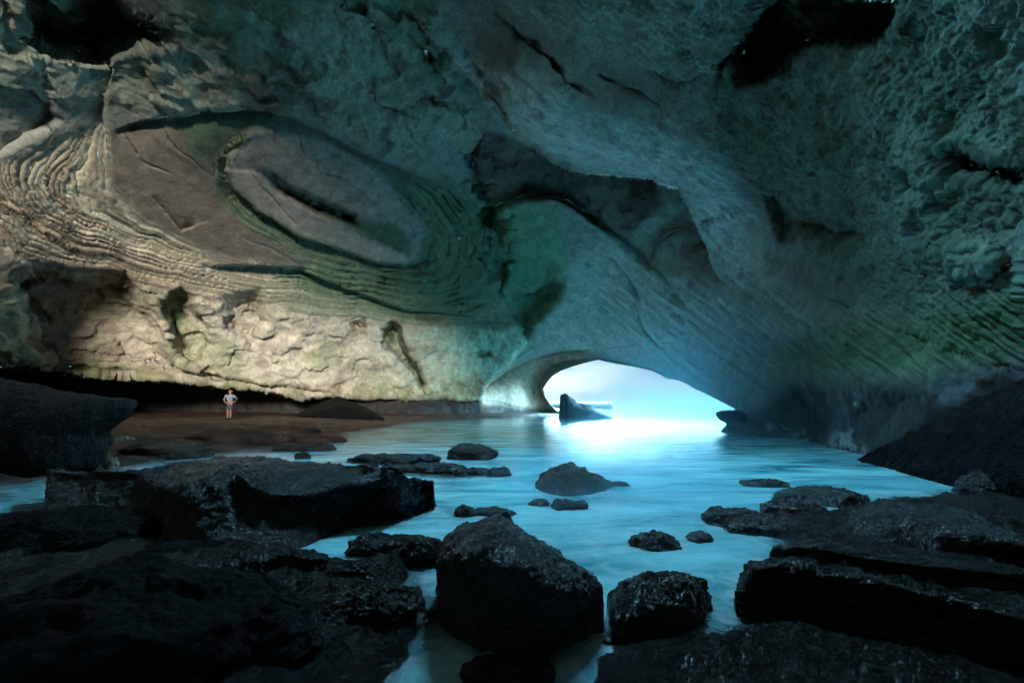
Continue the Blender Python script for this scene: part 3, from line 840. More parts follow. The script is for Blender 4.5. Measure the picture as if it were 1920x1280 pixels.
def loft(name, label, rails, cols, rows, mat, amp=0.05, fine=0.006, knob=0.0, seed=1.0, back=0.8, front=0.25, deep=-0.7, cat='rock', group=None, cap_in=False):
    """rails: back to front; each (height, [(px, py), ...]) or (None, [(x, y, z), ...])"""
    R3 = []
    for z, pts in rails:
        if z is None:
            w = np.array(pts, float)
        else:
            w = []
            for q in pts:
                zz = q[2] if len(q) > 2 else z
                w.append(W(q[0], q[1], (CAMZ - zz) * F / (q[1] - HY)))
            w = np.array(w)
        seg = np.concatenate([[0], np.cumsum(np.linalg.norm(np.diff(w, axis=0), axis=1))]); seg /= seg[-1]
        t = np.linspace(0, 1, cols)
        R3.append(np.stack([np.interp(t, seg, w[:, k]) for k in range(3)], 1))
    first, last = R3[0].copy(), R3[-1].copy()
    first[:, 1] += back; first[:, 2] = deep
    last[:, 1] -= front; last[:, 2] = deep
    R3 = [first] + R3 + [last]
    R3 = np.array(R3)
    # tuck the two ends under the water
    tt = np.linspace(0, 1, rows)
    key = np.concatenate([[0], np.cumsum([np.mean(np.linalg.norm(R3[k + 1] - R3[k], axis=1)) + 0.05 for k in range(len(R3) - 1)])]); key /= key[-1]
    G = np.zeros((rows, cols, 3))
    # smooth the cross-section a little by averaging linear interpolation over a small window
    for dt in (-0.03, -0.015, 0, 0.015, 0.03):
        t2 = np.clip(tt + dt, 0, 1)
        idx = np.clip(np.searchsorted(key, t2, side='right') - 1, 0, len(key) - 2)
        f_ = (t2 - key[idx]) / (key[idx + 1] - key[idx])
        G += (R3[idx] * (1 - f_)[:, None, None] + R3[idx + 1] * f_[:, None, None]) / 5
    # end caps: extra columns closing inwards and down
    c0 = G[:, :1].copy(); c1 = G[:, -1:].copy()
    c0[..., 2] = deep; c1[..., 2] = deep
    m0 = c0.mean(0, keepdims=True); m1 = c1.mean(0, keepdims=True)
    c0 = c0 * 0.7 + m0 * 0.3; c1 = c1 * 0.7 + m1 * 0.3
    if cap_in:
        c0 = 0.25 * G[:, :1] + 0.75 * G[:, :1].mean(0, keepdims=True); c1 = 0.25 * G[:, -1:] + 0.75 * G[:, -1:].mean(0, keepdims=True)
    k0 = 0.5 * (c0 + G[:, :1]); k1 = 0.5 * (c1 + G[:, -1:])
    G = np.concatenate([c0, k0, G, k1, c1], 1)
    rr_, cc_ = G.shape[:2]
    V = G.reshape(-1, 3)
    Qd = grid_quads(rr_, cc_)
    n = vnormals(V, Qd)
    if n[:, 2].mean() < 0:
        n = -n; Qd = Qd[:, ::-1]
    V = rocky(V, n, amp, fine, seed, knob)
    ob = mesh_from(name, V, Qd, mat)
    tag(ob, label, cat, group)
    ROCKS.append(ob)
    return ob

def dome(name, label, px, py, w, h, mat=None, depth=0.8, amp=0.06, fine=0.005, knob=0.0, seed=1.0, res=(48, 96), lean=0.0, pw=0.75, zb=0.0, group=None, cat='rock', yaw=0.0):
    """a rounded boulder: (px, py) = centre of its waterline, w/h = apparent size in photo pixels, zb = height of what it stands on"""
    mat = mat or M_BLACK
    Yd = (CAMZ - zb) * F / (py - HY)
    cx = (px - CX) / F * Yd
    hw = w / F * Yd / 2
    hh = h / F * Yd
    nr_, nc_ = res
    th = np.linspace(0.0, 1.0, nr_)[:, None]; ph = np.linspace(0, 2 * np.pi, nc_, endpoint=False)[None]
    rad = np.sin(th * np.pi * 0.62); zz = np.cos(th * np.pi * 0.62)
    sx = np.sign(np.cos(ph)) * np.abs(np.cos(ph)) ** 0.85; sy = np.sign(np.sin(ph)) * np.abs(np.sin(ph)) ** 0.85
    U = np.stack([rad * sx, rad * sy, zz + 0 * ph], -1).reshape(-1, 3)
    U[:, 2] = np.sign(U[:, 2]) * np.abs(U[:, 2]) ** pw
    lump = 1 + 0.30 * fbm(U * 1.1 + seed * 3.7, 4, 0.5) + 0.12 * fbm(U * 2.7 + seed, 3)
    V = U * lump[:, None] * np.array([hw, hw * depth, hh])
    V[:, 0] += lean * hw * np.clip(V[:, 2] / hh, 0, 1)
    c_, s_ = math.cos(yaw), math.sin(yaw)
    V[:, :2] = V[:, :2] @ np.array([[c_, s_], [-s_, c_]])
    V += np.array([cx, Yd + hw * depth * 0.6, zb])
    Qd = grid_quads(nr_, nc_, wrap=True)
    n = vnormals(V, Qd)
    if (n * (V - V.mean(0))).sum(1).mean() < 0:
        n = -n; Qd = Qd[:, ::-1]
    V = rocky(V, n, amp * hh, fine, seed, knob)
    ob = mesh_from(name, V, Qd, mat)
    tag(ob, label, cat, group)
    ROCKS.append(ob)
    return ob

def boulder_from(name, label, outline, Yd, thick, mat, res=(70, 160), amp=0.08, fine=0.015, knob=0.0, seed=1.0, pw=0.6, slant=0.0, cat='rock', group=None):
    """a solid boulder with the given outline (photo pixels, at distance Yd), `thick` metres deep front to back"""
    o_ = np.array([W(x, y, Yd) for x, y in outline])[:, [0, 2]]
    c_ = o_.mean(0)
    cl = np.vstack([o_, o_[:1]])
    sg = np.concatenate([[0], np.cumsum(np.linalg.norm(np.diff(cl, axis=0), axis=1))]); sg /= sg[-1]
    t = np.linspace(0, 1, res[1], endpoint=False)
    ring_ = np.stack([np.interp(t, sg, cl[:, 0]), np.interp(t, sg, cl[:, 1])], 1)
    a_ = np.linspace(-np.pi / 2, np.pi / 2, res[0])
    V = []
    for a in a_:
        r_ = max(math.cos(a), 0.0) ** pw
        p_ = c_ + (ring_ - c_) * r_
        yy = Yd + thick * math.sin(a) + slant * (p_[:, 1] - c_[1])
        V.append(np.stack([p_[:, 0], yy, p_[:, 1]], 1))
    V = np.concatenate(V)
    Qd = grid_quads(res[0], res[1], wrap=True)
    n = vnormals(V, Qd)
    if (n * (V - V.mean(0))).sum(1).mean() < 0:
        n = -n; Qd = Qd[:, ::-1]
    V = rocky(V, n, amp, fine, seed, knob)
    ob = mesh_from(name, V, Qd, mat)
    tag(ob, label, cat, group)
    ROCKS.append(ob)
    return ob

# sea stack in the mouth
loft('sea_stack', 'dark jagged rock standing in the sea in the cave mouth, tip leaning left', [
    (None, [W(1064, 776, 38), W(1054, 752, 38), W(1051, 738, 38), W(1060, 735, 38), W(1070, 743, 38), W(1082, 753, 38), W(1096, 756, 38), W(1105, 757, 38), W(1118, 766, 38), W(1136, 775, 38), W(1142, 780, 38)]),
    (None, [W(1064, 780, 36.8), W(1059, 768, 36.8), W(1058, 757, 36.8), W(1064, 750, 36.8), W(1072, 755, 36.8), W(1083, 762, 36.8), W(1096, 766, 36.8), W(1105, 767, 36.8), W(1118, 773, 36.8), W(1137, 780, 36.8), W(1150, 785, 36.8)]),
    ], 90, 50, M_DULL, amp=0.14, fine=0.05, seed=4.2, back=1.8, front=0.9, cat='sea rock')
loft('rock_ledge', 'low flat reef on the horizon behind the sea stack', [
    (None, [W(1010, 753, 90), W(1040, 751.5, 90), W(1100, 752, 90), W(1146, 752.5, 90), W(1150, 756, 90)]),
    (None, [W(1010, 757, 86), W(1040, 756, 86), W(1100, 756.5, 86), W(1144, 757, 86), W(1149, 760, 86)]),
    ], 60, 20, M_DULL, amp=0.2, fine=0.05, seed=9.0, back=6, front=1.0, cat='rock ledge')
boulder_from('rock_ledge', 'flat slab of rock jutting left from the right foot of the arch', [
    (1352, 772), (1362, 769), (1380, 768), (1405, 768), (1430, 774), (1440, 800), (1432, 822), (1400, 824), (1375, 823), (1362, 822), (1370, 814), (1381, 807), (1383, 799), (1376, 793), (1362, 787), (1354, 779)],
    20.8, 1.1, M_DULL, res=(50, 140), amp=0.06, fine=0.02, seed=2.0, pw=0.35, cat='rock ledge')

# big slab to the left
loft('rock_slab', 'large angular black slab with a rough grey top pointing right over the water', [
    (0.72, [(90, 878, 0.5), (130, 884, 0.5), (230, 880, 0.62), (330, 862, 0.70), (410, 850), (470, 850), (560, 862), (660, 868), (745, 872), (765, 893, 0.55), (795, 897, 0.45), (812, 900, 0.4)]),
    (0.62, [(90, 884, 0.5), (140, 890, 0.5), (245, 893, 0.5), (330, 905), (420, 873, 0.78), (450, 880, 0.72), (560, 882, 0.7), (650, 884), (735, 890), (765, 899, 0.52), (795, 901, 0.43), (812, 903, 0.4)]),
    (0.50, [(90, 892, 0.45), (150, 896, 0.45), (250, 900, 0.5), (332, 937, 0.5), (435, 884, 0.75), (472, 925, 0.55), (560, 926, 0.52), (640, 908, 0.56), (730, 915, 0.45), (770, 910, 0.42), (795, 905, 0.40), (812, 906, 0.38)]),
    (0.05, [(85, 985), (160, 1000), (260, 1010), (340, 1030), (440, 1050), (500, 1040), (560, 1020), (640, 990), (700, 960), (760, 935), (795, 920), (810, 912)]),
    ], 260, 150, M_BLACK, amp=0.035, fine=0.012, knob=0.016, seed=3.3, back=0.5, front=0.1)
# far-left boulder
boulder_from('boulder', 'tall dark boulder at the left edge with a jutting lip above the shelf', [
    (-260, 690), (-100, 704), (0, 716), (60, 726), (120, 737), (175, 743), (221, 749), (219, 762), (205, 782), (186, 806), (182, 815), (192, 824), (196, 845), (190, 866), (180, 880), (150, 890), (60, 905), (-100, 915), (-260, 900)],
    9.6, 0.8, M_DARKB, res=(90, 260), amp=0.12, fine=0.012, knob=0.014, seed=6.1, pw=0.5, slant=0.35)
# lower slab
loft('rock_slab', 'low wet slab below the big angular slab, ending in a knobbly point', [
    (0.28, [(250, 1040, 0.2), (340, 1030), (430, 1012), (500, 1010), (560, 1020), (610, 1032, 0.2), (645, 1048, 0.1)]),
    (0.22, [(250, 1062, 0.15), (340, 1060), (430, 1045), (500, 1042), (560, 1044), (610, 1050, 0.16), (645, 1055, 0.08)]),
    (0.0, [(250, 1130), (340, 1130), (430, 1120), (500, 1100), (560, 1085), (610, 1075), (645, 1064)]),
    ], 120, 70, M_WEED, amp=0.03, fine=0.012, knob=0.018, seed=8.8, back=0.3, front=0.05)
# big foreground boulder
loft('boulder', 'big rounded barnacled boulder in the middle foreground, lit along its right edge', [
    (0.60, [(826, 1030, 0.35), (850, 990, 0.50), (880, 975, 0.56), (935, 964, 0.62), (975, 985, 0.60), (1030, 1020, 0.54), (1080, 1055, 0.45), (1120, 1088, 0.32), (1130, 1105, 0.22)]),
    (0.66, [(824, 1040, 0.38), (845, 1010, 0.56), (880, 1000, 0.62), (935, 990, 0.67), (975, 1010, 0.65), (1030, 1046, 0.58), (1075, 1080, 0.48), (1112, 1106, 0.34), (1129, 1120, 0.2)]),
    (0.60, [(823, 1058, 0.36), (840, 1050, 0.52), (880, 1052, 0.58), (935, 1060, 0.60), (985, 1075, 0.57), (1030, 1098, 0.50), (1065, 1110, 0.44), (1100, 1130, 0.30), (1126, 1140, 0.16)]),
    (0.30, [(823, 1080, 0.30), (840, 1090, 0.34), (880, 1100, 0.36), (935, 1110, 0.36), (985, 1125, 0.34), (1030, 1140, 0.30), (1065, 1150, 0.26), (1095, 1155, 0.18), (1122, 1160, 0.10)]),
    (0.0, [(823, 1150), (840, 1190), (880, 1215), (935, 1225), (985, 1225), (1030, 1220), (1065, 1210), (1095, 1195), (1120, 1180)]),
    ], 230, 170, M_BLACK, amp=0.03, fine=0.010, knob=0.012, seed=5.5, back=0.35, front=0.05)
# right foreground mass
loft('rock_slab', 'large rough black rock at lower right with a blunt left end', [
    (0.45, [(1392, 1072, 0.25), (1405, 1047, 0.40), (1450, 1042), (1520, 1048), (1600, 1058), (1680, 1080), (1780, 1105), (1900, 1130), (2050, 1160)]),
    (0.42, [(1390, 1085, 0.25), (1410, 1066, 0.40), (1455, 1062), (1520, 1072), (1600, 1085), (1680, 1105), (1780, 1130), (1900, 1160), (2050, 1200)]),
    (0.20, [(1388, 1110, 0.18), (1412, 1110, 0.22), (1460, 1120), (1520, 1130), (1600, 1140), (1680, 1150), (1780, 1170), (1900, 1200), (2050, 1240)]),
    (0.06, [(1385, 1140, 0.0), (1412, 1150), (1460, 1165), (1520, 1175), (1600, 1180), (1680, 1190), (1780, 1210), (1900, 1240), (2050, 1290)]),
    ], 240, 130, M_WEED, amp=0.035, fine=0.012, knob=0.014, seed=7.4, back=0.3, front=0.1)
loft('rock_slab', 'near barnacled rock platform along the bottom right of the pool', [
    (0.16, [(1128, 1225, 0.05), (1180, 1215, 0.12), (1250, 1200), (1320, 1185), (1400, 1165), (1500, 1165), (1600, 1190), (1750, 1215), (1950, 1260), (2100, 1290)]),
    (0.20, [(1126, 1250, 0.08), (1190, 1245, 0.16), (1260, 1232), (1330, 1222), (1410, 1205), (1510, 1200), (1610, 1225), (1760, 1255), (1960, 1300), (2100, 1330)]),
    (0.20, [(1120, 1340, 0.12), (1190, 1340), (1270, 1330), (1340, 1325), (1420, 1320), (1520, 1320), (1620, 1330), (1770, 1350), (1970, 1400), (2100, 1440)]),
    (0.1, [(1100, 1500), (1180, 1500), (1270, 1500), (1340, 1500), (1420, 1500), (1520, 1500), (1620, 1500), (1770, 1520), (1970, 1560), (2100, 1600)]),
    ], 260, 110, M_WEED, amp=0.03, fine=0.012, knob=0.012, seed=1.9, back=0.15, front=0.1)
loft('boulder', 'rounded weedy boulder in the pool between the big boulder and lower right rock', [
    (0.22, [(1150, 1110, 0.1), (1165, 1085, 0.2), (1200, 1066, 0.26), (1250, 1060, 0.28), (1290, 1066, 0.26), (1315, 1085, 0.18), (1328, 1105, 0.05)]),
    (0.26, [(1146, 1125, 0.12), (1165, 1108, 0.24), (1200, 1092, 0.3), (1250, 1085, 0.32), (1292, 1092, 0.28), (1318, 1108, 0.18), (1330, 1120, 0.02)]),
    (0.16, [(1138, 1160, 0.10), (1160, 1155, 0.18), (1200, 1150, 0.2), (1250, 1150, 0.18), (1292, 1150, 0.14), (1318, 1148, 0.08), (1334, 1140, 0.0)]),
    (-0.02, [(1130, 1215), (1160, 1215), (1200, 1205), (1250, 1195), (1292, 1185), (1318, 1175), (1336, 1160)]),
    ], 130, 90, M_WEED, amp=0.03, fine=0.012, knob=0.012, seed=11.3, back=0.2, front=0.08)
# right-hand mounds
loft('rock_mound', 'broad wet mound at right, brightest along its left edge', [
    (0.35, [(1580, 985, 0.1), (1610, 950, 0.26), (1680, 935), (1760, 938), (1830, 955, 0.36), (1890, 990, 0.3), (1960, 1010, 0.3)]),
    (0.34, [(1578, 995, 0.1), (1615, 975, 0.28), (1680, 965), (1760, 970), (1830, 985), (1890, 1010), (1960, 1035)]),
    (0.12, [(1585, 1008, 0.06), (1630, 1020, 0.14), (1690, 1025), (1765, 1030), (1830, 1035), (1890, 1045), (1960, 1060)]),
    (0.0, [(1590, 1020), (1640, 1045), (1700, 1055), (1770, 1062), (1830, 1070), (1890, 1080), (1960, 1100)]),
    ], 200, 90, M_BLACK, amp=0.03, fine=0.012, knob=0.014, seed=12.1, back=0.5, front=0.1)
loft('rock_ridge', 'long low ridge running right behind the lower right rock', [
    (0.22, [(1445, 1032, 0.1), (1490, 1010, 0.15), (1530, 1006), (1600, 1020), (1680, 1035), (1780, 1045), (1900, 1055), (2000, 1070)]),
    (0.20, [(1447, 1036, 0.08), (1490, 1026, 0.13), (1530, 1028), (1600, 1042), (1680, 1055), (1780, 1066), (1900, 1078), (2000, 1090)]),
    (-0.02, [(1450, 1042), (1490, 1045), (1530, 1052), (1600, 1066), (1680, 1085), (1780, 1095), (1900, 1110), (2000, 1120)]),
    ], 200, 60, M_WEED, amp=0.03, fine=0.012, knob=0.014, seed=13.7, back=0.25, front=0.06)
loft('rock_mound', 'low dark hump in the water with a bright left flank, nearest the right wall', [
    (0.2, [(1452, 925, 0.05), (1480, 910, 0.15), (1530, 905), (1580, 912), (1625, 930, 0.05)]),
    (0.16, [(1450, 932, 0.05), (1480, 925, 0.14), (1530, 922), (1580, 928), (1630, 938, 0.02)]),
    (-0.02, [(1450, 938), (1480, 944), (1530, 952), (1580, 955), (1635, 948)]),
    ], 110, 50, M_BLACK, amp=0.03, fine=0.012, knob=0.014, seed=14.3, back=0.4, front=0.06)
dome('boulder', 'small rounded rock with a bright rim in front of the low dark hump', 1500, 975, 110, 36, depth=0.7, seed=2.2, knob=0.014)
dome('boulder', 'tiny rock beside the small bright-rimmed rock', 1520, 982, 34, 18, depth=0.8, seed=3.9, knob=0.01, res=(24, 48))
dome('rock_mound', 'low wet rock with streaming water at the left end of the right-hand rocks', 1390, 985, 120, 26, depth=0.7, seed=4.4, knob=0.012)
dome('rock_mound', 'flat dark rock just right of the streaming low rock', 1450, 1002, 150, 26, depth=0.5, seed=5.1, knob=0.012)
dome('rock_mound', 'thin wet skerry showing a bright edge above the low dark hump', 1440, 912, 90, 9, depth=0.6, seed=6.2, knob=0.01)
dome('boulder', 'submerged round rock in the middle of the bright water', 1236, 1040, 92, 34, depth=0.8, seed=7.7, knob=0.008, zb=-0.06)
dome('boulder', 'little rock awash at the right of the submerged round rock', 1315, 1015, 50, 12, depth=0.8, seed=8.1, knob=0.008, res=(24, 48))
# rocks in the water, centre and left
loft('boulder', 'dark wedge-shaped rock standing alone in the bright water', [
    (0.3, [(1006, 905, 0.05), (1014, 885, 0.22), (1035, 872, 0.33), (1060, 866, 0.38), (1072, 862, 0.41), (1084, 869, 0.36), (1110, 880, 0.26), (1135, 893, 0.15), (1153, 905, 0.02)]),
    (0.2, [(1006, 912, 0.03), (1016, 903, 0.14), (1036, 895, 0.22), (1060, 892, 0.25), (1072, 890, 0.27), (1086, 893, 0.24), (1110, 900, 0.16), (1134, 908, 0.08), (1152, 914, 0.0)]),
    (-0.02, [(1008, 918), (1020, 926), (1040, 932), (1060, 934), (1075, 934), (1090, 932), (1112, 928), (1134, 923), (1150, 917)]),
    ], 110, 60, M_BLACK, amp=0.03, fine=0.014, knob=0.016, seed=15.5, back=0.4, front=0.06)
dome('boulder', 'small rock at the right tip of the wedge-shaped rock', 1166, 912, 32, 9, depth=0.7, seed=9.3, res=(24, 48), knob=0.01)
dome('boulder', 'small wet rock in front of the wedge-shaped rock', 1068, 955, 70, 15, depth=0.6, seed=10.1, res=(32, 64), knob=0.014)
dome('boulder', 'small wet rock left of the one in front of the wedge-shaped rock', 1012, 948, 46, 9, depth=0.6, seed=10.9, res=(24, 48), knob=0.012)
dome('boulder', 'dark domed rock in the turquoise water left of centre', 884, 861, 92, 26, depth=0.7, seed=11.6, knob=0.016)
dome('boulder', 'small rough rock in front of the dark domed rock', 935, 893, 44, 17, depth=0.8, seed=12.4, res=(32, 64), knob=0.014)
dome('boulder', 'low rock left of the small rough rock', 880, 890, 70, 12, depth=0.6, seed=13.1, res=(32, 64), knob=0.012)
dome('rock_mound', 'long low rock running left from the dark domed rock', 730, 868, 180, 15, depth=0.35, seed=14.2, knob=0.014)
dome('rock_mound', 'flat wet rock lying beyond the tip of the big slab', 810, 886, 130, 14, depth=0.4, seed=15.0, knob=0.014)
dome('boulder', 'small rock awash between the big boulder and the big slab', 870, 968, 36, 16, depth=0.8, seed=16.0, res=(32, 64), knob=0.012)
dome('rock_mound', 'thin strip of wet rock right of the small rock awash', 925, 966, 80, 10, depth=0.5, seed=16.7, res=(32, 64), knob=0.012)
dome('boulder', 'small knob of rock right behind the top of the big boulder', 948, 985, 30, 24, depth=0.8, seed=17.4, res=(32, 64), knob=0.012)
dome('boulder', 'bright wet knob under the right end of the big slab', 715, 965, 50, 20, M_WEED, depth=0.8, seed=18.2, res=(36, 72), knob=0.02)
dome('rock_mound', 'broken wet rock left of the bright wet knob', 660, 985, 90, 26, M_WEED, depth=0.6, seed=18.9, res=(36, 72), knob=0.02)
# weed-covered flat left of the big boulder
for (px, py, w, h, s, lab) in ((720, 1040, 150, 28, 19.5, 'weedy rock in the dark pool behind the left of the big boulder'),
                               (790, 1060, 100, 40, 20.3, 'weedy rock touching the left flank of the big boulder'),
                               (640, 1100, 130, 42, 21.1, 'knobbly weedy rock with a small round top, left of the big boulder'),
                               (540, 1135, 140, 38, 22.4, 'leftmost of the weedy rocks beside the big boulder'),
                               (690, 1180, 190, 60, 23.0, 'broad weedy rock low in front of the knobbly one'),
                               (560, 1215, 170, 46, 24.6, 'nearest weedy rock at the lower left of the big boulder'),
                               (950, 1290, 170, 34, 25.2, 'wet rock cut off by the bottom edge under the big boulder')):
    dome('weedy_rock', lab, px, py, w, h, M_WEED, depth=0.7, seed=s, res=(80, 150), knob=0.016, amp=0.12, group='weedy rocks beside the big boulder')
# left foreground darkness: rocks close to the camera, shade put into their colour
dome('boulder', 'black rock filling the lower left corner', 150, 1300, 620, 170, M_DULL, depth=0.7, seed=26.1, knob=0.014)
dome('boulder', 'black rock at the bottom left of the broad weedy rock', 420, 1260, 320, 100, M_DULL, depth=0.7, seed=27.1, knob=0.014)
dome('boulder', 'added low black rock darkening the water left of the angular slab', 40, 1040, 420, 62, M_DULL, depth=0.6, seed=51.1, knob=0.014)  # added to blacken the water here
dome('boulder', 'added black rock darkening the gap under the front of the angular slab', 330, 1075, 260, 40, M_DULL, depth=0.6, seed=52.3, knob=0.014)  # added to fill the gap with dark
def reef(name, label, poly, mat, rise, seed, cell=0.03, rough_=0.16):
    """a low ragged shelf of rock: poly = its outline on the water in photo pixels"""
    pw_ = np.array([W(x, y, CAMZ * F / (y - HY))[:2] for x, y in poly])
    lo, hi = pw_.min(0) - 0.3, pw_.max(0) + 0.3
    gx_ = np.arange(lo[0], hi[0], cell); gy_ = np.arange(lo[1], hi[1], cell)
    X_, Y_ = np.meshgrid(gx_, gy_)
    q = np.stack([X_.ravel(), Y_.ravel()], 1)
    p3_ = np.stack([q[:, 0], q[:, 1], 0 * q[:, 0] + seed], 1)
    qw = q + 0.25 * np.stack([fbm(p3_ / 0.8, 3), fbm(p3_ / 0.8 + 50, 3)], 1)
    d, _, _, _ = polydist(qw, pw_, True)
    s_ = np.where(inpoly(qw, pw_), d, -d)
    z = -0.32 + (0.30 + rise) * sstep(-0.15, 0.45, s_)
    z += rough_ * fbm(p3_ / 0.62 + 7, 5, 0.55, ridged=True) * sstep(-0.3, 0.3, s_)
    z += 0.10 * fbm(p3_ / 1.5 + 17, 3)
    cd_, _ = worley(np.stack([q[:, 0], q[:, 1], z], 1) / 0.09)
    z += 0.028 * (0.6 - cd_) + 0.03 * fbm(p3_ / 0.12, 4, 0.65)
    ob = mesh_from(name, np.stack([q[:, 0], q[:, 1], z], 1), grid_quads(len(gy_), len(gx_)), mat)
    tag(ob, label, 'reef')
    ROCKS.append(ob)
    return ob
reef('rock_reef', 'low black reef spreading over the lower left of the pool, under the angular slab', [(-420, 1010), (60, 960), (330, 1000), (520, 1030), (640, 1060), (720, 1030), (830, 1020), (850, 1120), (860, 1200), (800, 1300), (500, 1500), (-900, 1500)], M_WEED, 0.03, 3.0, 0.03, 0.15)
reef('rock_reef', 'low ragged reef joining the dark rocks on the right side of the pool', [(1360, 985), (1450, 958), (1580, 950), (1700, 925), (2100, 930), (2500, 1100), (2500, 1500), (1180, 1500), (1130, 1240), (1240, 1205), (1330, 1150), (1390, 1090), (1440, 1030)], M_WEED, 0.02, 9.0, 0.03, 0.17)
reef('rock_reef', 'scattered low skerries awash between the dark domed rock and the angular slab', [(640, 862), (760, 858), (860, 872), (960, 880), (950, 896), (840, 900), (700, 890)], M_WEED, -0.06, 15.0, 0.05, 0.13)
# shelf mounds
for (px, py, w, h, s, zb, lab) in ((430, 832, 200, 22, 28.0, 0.05, 'flat brown rock on the shelf behind the big slab'),
                                   (340, 815, 180, 18, 29.0, 0.12, 'flat brown rock left of the flat rock behind the big slab'),
                                   (560, 845, 120, 14, 30.0, 0.0, 'low rock awash right of the peak of the big slab'),
                                   (585, 830, 110, 12, 31.0, 0.0, 'low dark rock awash at the edge of the mist'),
                                   (520, 812, 130, 13, 32.0, 0.1, 'low brown rock on the shelf in front of the person'),
                                   (290, 855, 170, 24, 33.0, 0.05, 'dark flat rock between the left boulder and the big slab'),
                                   (560, 798, 60, 9, 34.0, 0.15, 'small brown rock on the shelf right of the person'),
                                   (655, 803, 40, 6, 35.0, 0.05, 'tiny rock in the mist at the end of the shelf'),
                                   (565, 859, 30, 12, 36.0, 0.02, 'little reddish rock behind the big slab')):
    dome('shelf_rock', lab, px, py, w, h, gm, depth=0.5, seed=s, zb=zb, res=(36, 80), amp=0.1, group='flat rocks lying on the shelf')
M_PALE = plain_mat('pale_stone', (0.22, 0.17, 0.12), 0.7, 14, 0.4)
dome('stone', 'rounded tan stone lying beside the left boulder', 217, 834, 52, 15, M_PALE, depth=0.7, seed=37.0, zb=0.12, res=(32, 64), cat='stone')
dome('stone', 'smaller tan stone at the foot of the left boulder', 203, 872, 22, 14, M_PALE, depth=0.8, seed=38.0, zb=0.06, res=(24, 48), cat='stone')
# dark block under the left wall
loft('boulder', 'dark pointed block lying under the foot of the left wall', [
    (None, [W(560, 772, 33), W(600, 756, 33), W(632, 741, 33), W(650, 748, 33), W(690, 762, 33), W(715, 778, 33)]),
    (None, [W(555, 780, 31), W(600, 772, 31), W(634, 762, 31), W(655, 768, 31), W(690, 775, 31), W(720, 784, 31)]),
    ], 70, 40, M_DULL, amp=0.2, fine=0.03, seed=39.0, back=1.5, front=0.6, deep=-0.3)
# black slope at the lower right
loft('rock_slope', 'black rock slope filling the right edge below the wall', [
    (None, [W(1612, 862, 11.4), W(1650, 838, 10.8), W(1700, 812, 10), W(1760, 785, 9.2), W(1830, 742, 8.4), W(1900, 705, 7.8), W(1960, 672, 7.4), W(2200, 600, 6.0)]),
    (None, [W(1616, 866, 11.0), W(1655, 852, 10.3), W(1705, 835, 9.4), W(1765, 815, 8.6), W(1835, 790, 7.7), W(1905, 765, 7.0), W(1965, 745, 6.6), W(2250, 720, 5.0)]),
    (None, [W(1622, 868, 10.8), W(1665, 872, 9.8), W(1715, 875, 8.8), W(1775, 885, 8.0), W(1840, 890, 7.2), W(1910, 900, 6.5), W(1975, 910, 6.0), W(2300, 1000, 4.2)]),
    ], 260, 140, M_DULL, amp=0.24, fine=0.02, knob=0.09, seed=40.0, back=1.5, front=0.3)
dome('boulder', 'dark rough rock at the right edge above the broad mound', 1890, 930, 120, 40, depth=0.7, seed=41.0, knob=0.014)

# ------------------------------------------------------------------ the person and the tripod
def skin(name, chains, mat, parent=None, levels=2, root=None):
    """chains: lists of ((x, y, z), radius); equal points are shared"""
    import bmesh
    bm = bmesh.new()
    lay = bm.verts.layers.skin.verify()
    seen = {}
    for ch in chains:
        prev = None
        for p, r in ch:
            k = tuple(round(c, 4) for c in p)
            if k not in seen:
                v = bm.verts.new(p); seen[k] = v
                v[lay].radius = (r, r) if not isinstance(r, tuple) else r
                v[lay].use_root = len(seen) == 1
            v = seen[k]
            if prev is not None and prev is not v and not bm.edges.get((prev, v)):
                bm.edges.new((prev, v))
            prev = v
    me = bpy.data.meshes.new(name)
    bm.to_mesh(me); bm.free()
    me.materials.append(mat)
    o = bpy.data.objects.new(name, me); COL.objects.link(o)
    o.modifiers.new('skin', 'SKIN').use_smooth_shade = True
    ss = o.modifiers.new('smooth', 'SUBSURF'); ss.levels = levels; ss.render_levels = levels
    if parent: o.parent = parent
    return o

PX, PY = (431 - CX) / F * 27.0, 27.0
pz = float(ground_z(np.array([[PX, PY]]))[0])
print('PERSON ground', PX, PY, pz, 'py of feet', HY - (pz - CAMZ) * F / PY)
M_SKIN = plain_mat('skin', (0.36, 0.18, 0.14), 0.55, 40, 0.1)
M_SHIRT = plain_mat('pale_shirt_cloth', (0.17, 0.25, 0.31), 0.85, 60, 0.15)
M_SHORTS = plain_mat('grey_shorts_cloth', (0.05, 0.07, 0.08), 0.85, 60, 0.2)
M_HAIR = plain_mat('brown_hair', (0.14, 0.05, 0.025), 0.6, 80, 0.3)
M_SHOE = plain_mat('dark_shoe', (0.012, 0.012, 0.014), 0.6, 60, 0.2)
M_TRIPOD = plain_mat('dark_metal', (0.02, 0.022, 0.025), 0.4, 40, 0.2, 0.6)
person = bpy.data.objects.new('person', None); COL.objects.link(person)
person.location = (PX, PY, pz)
tag(person, 'person in pale t-shirt and grey shorts standing hands on hips on the rock shelf', 'person')
pel = ((0.0, 0, 0.95), 0.135)
chest = ((0.015, 0, 1.34), 0.14)
neck = ((0.025, 0.0, 1.47), 0.058)
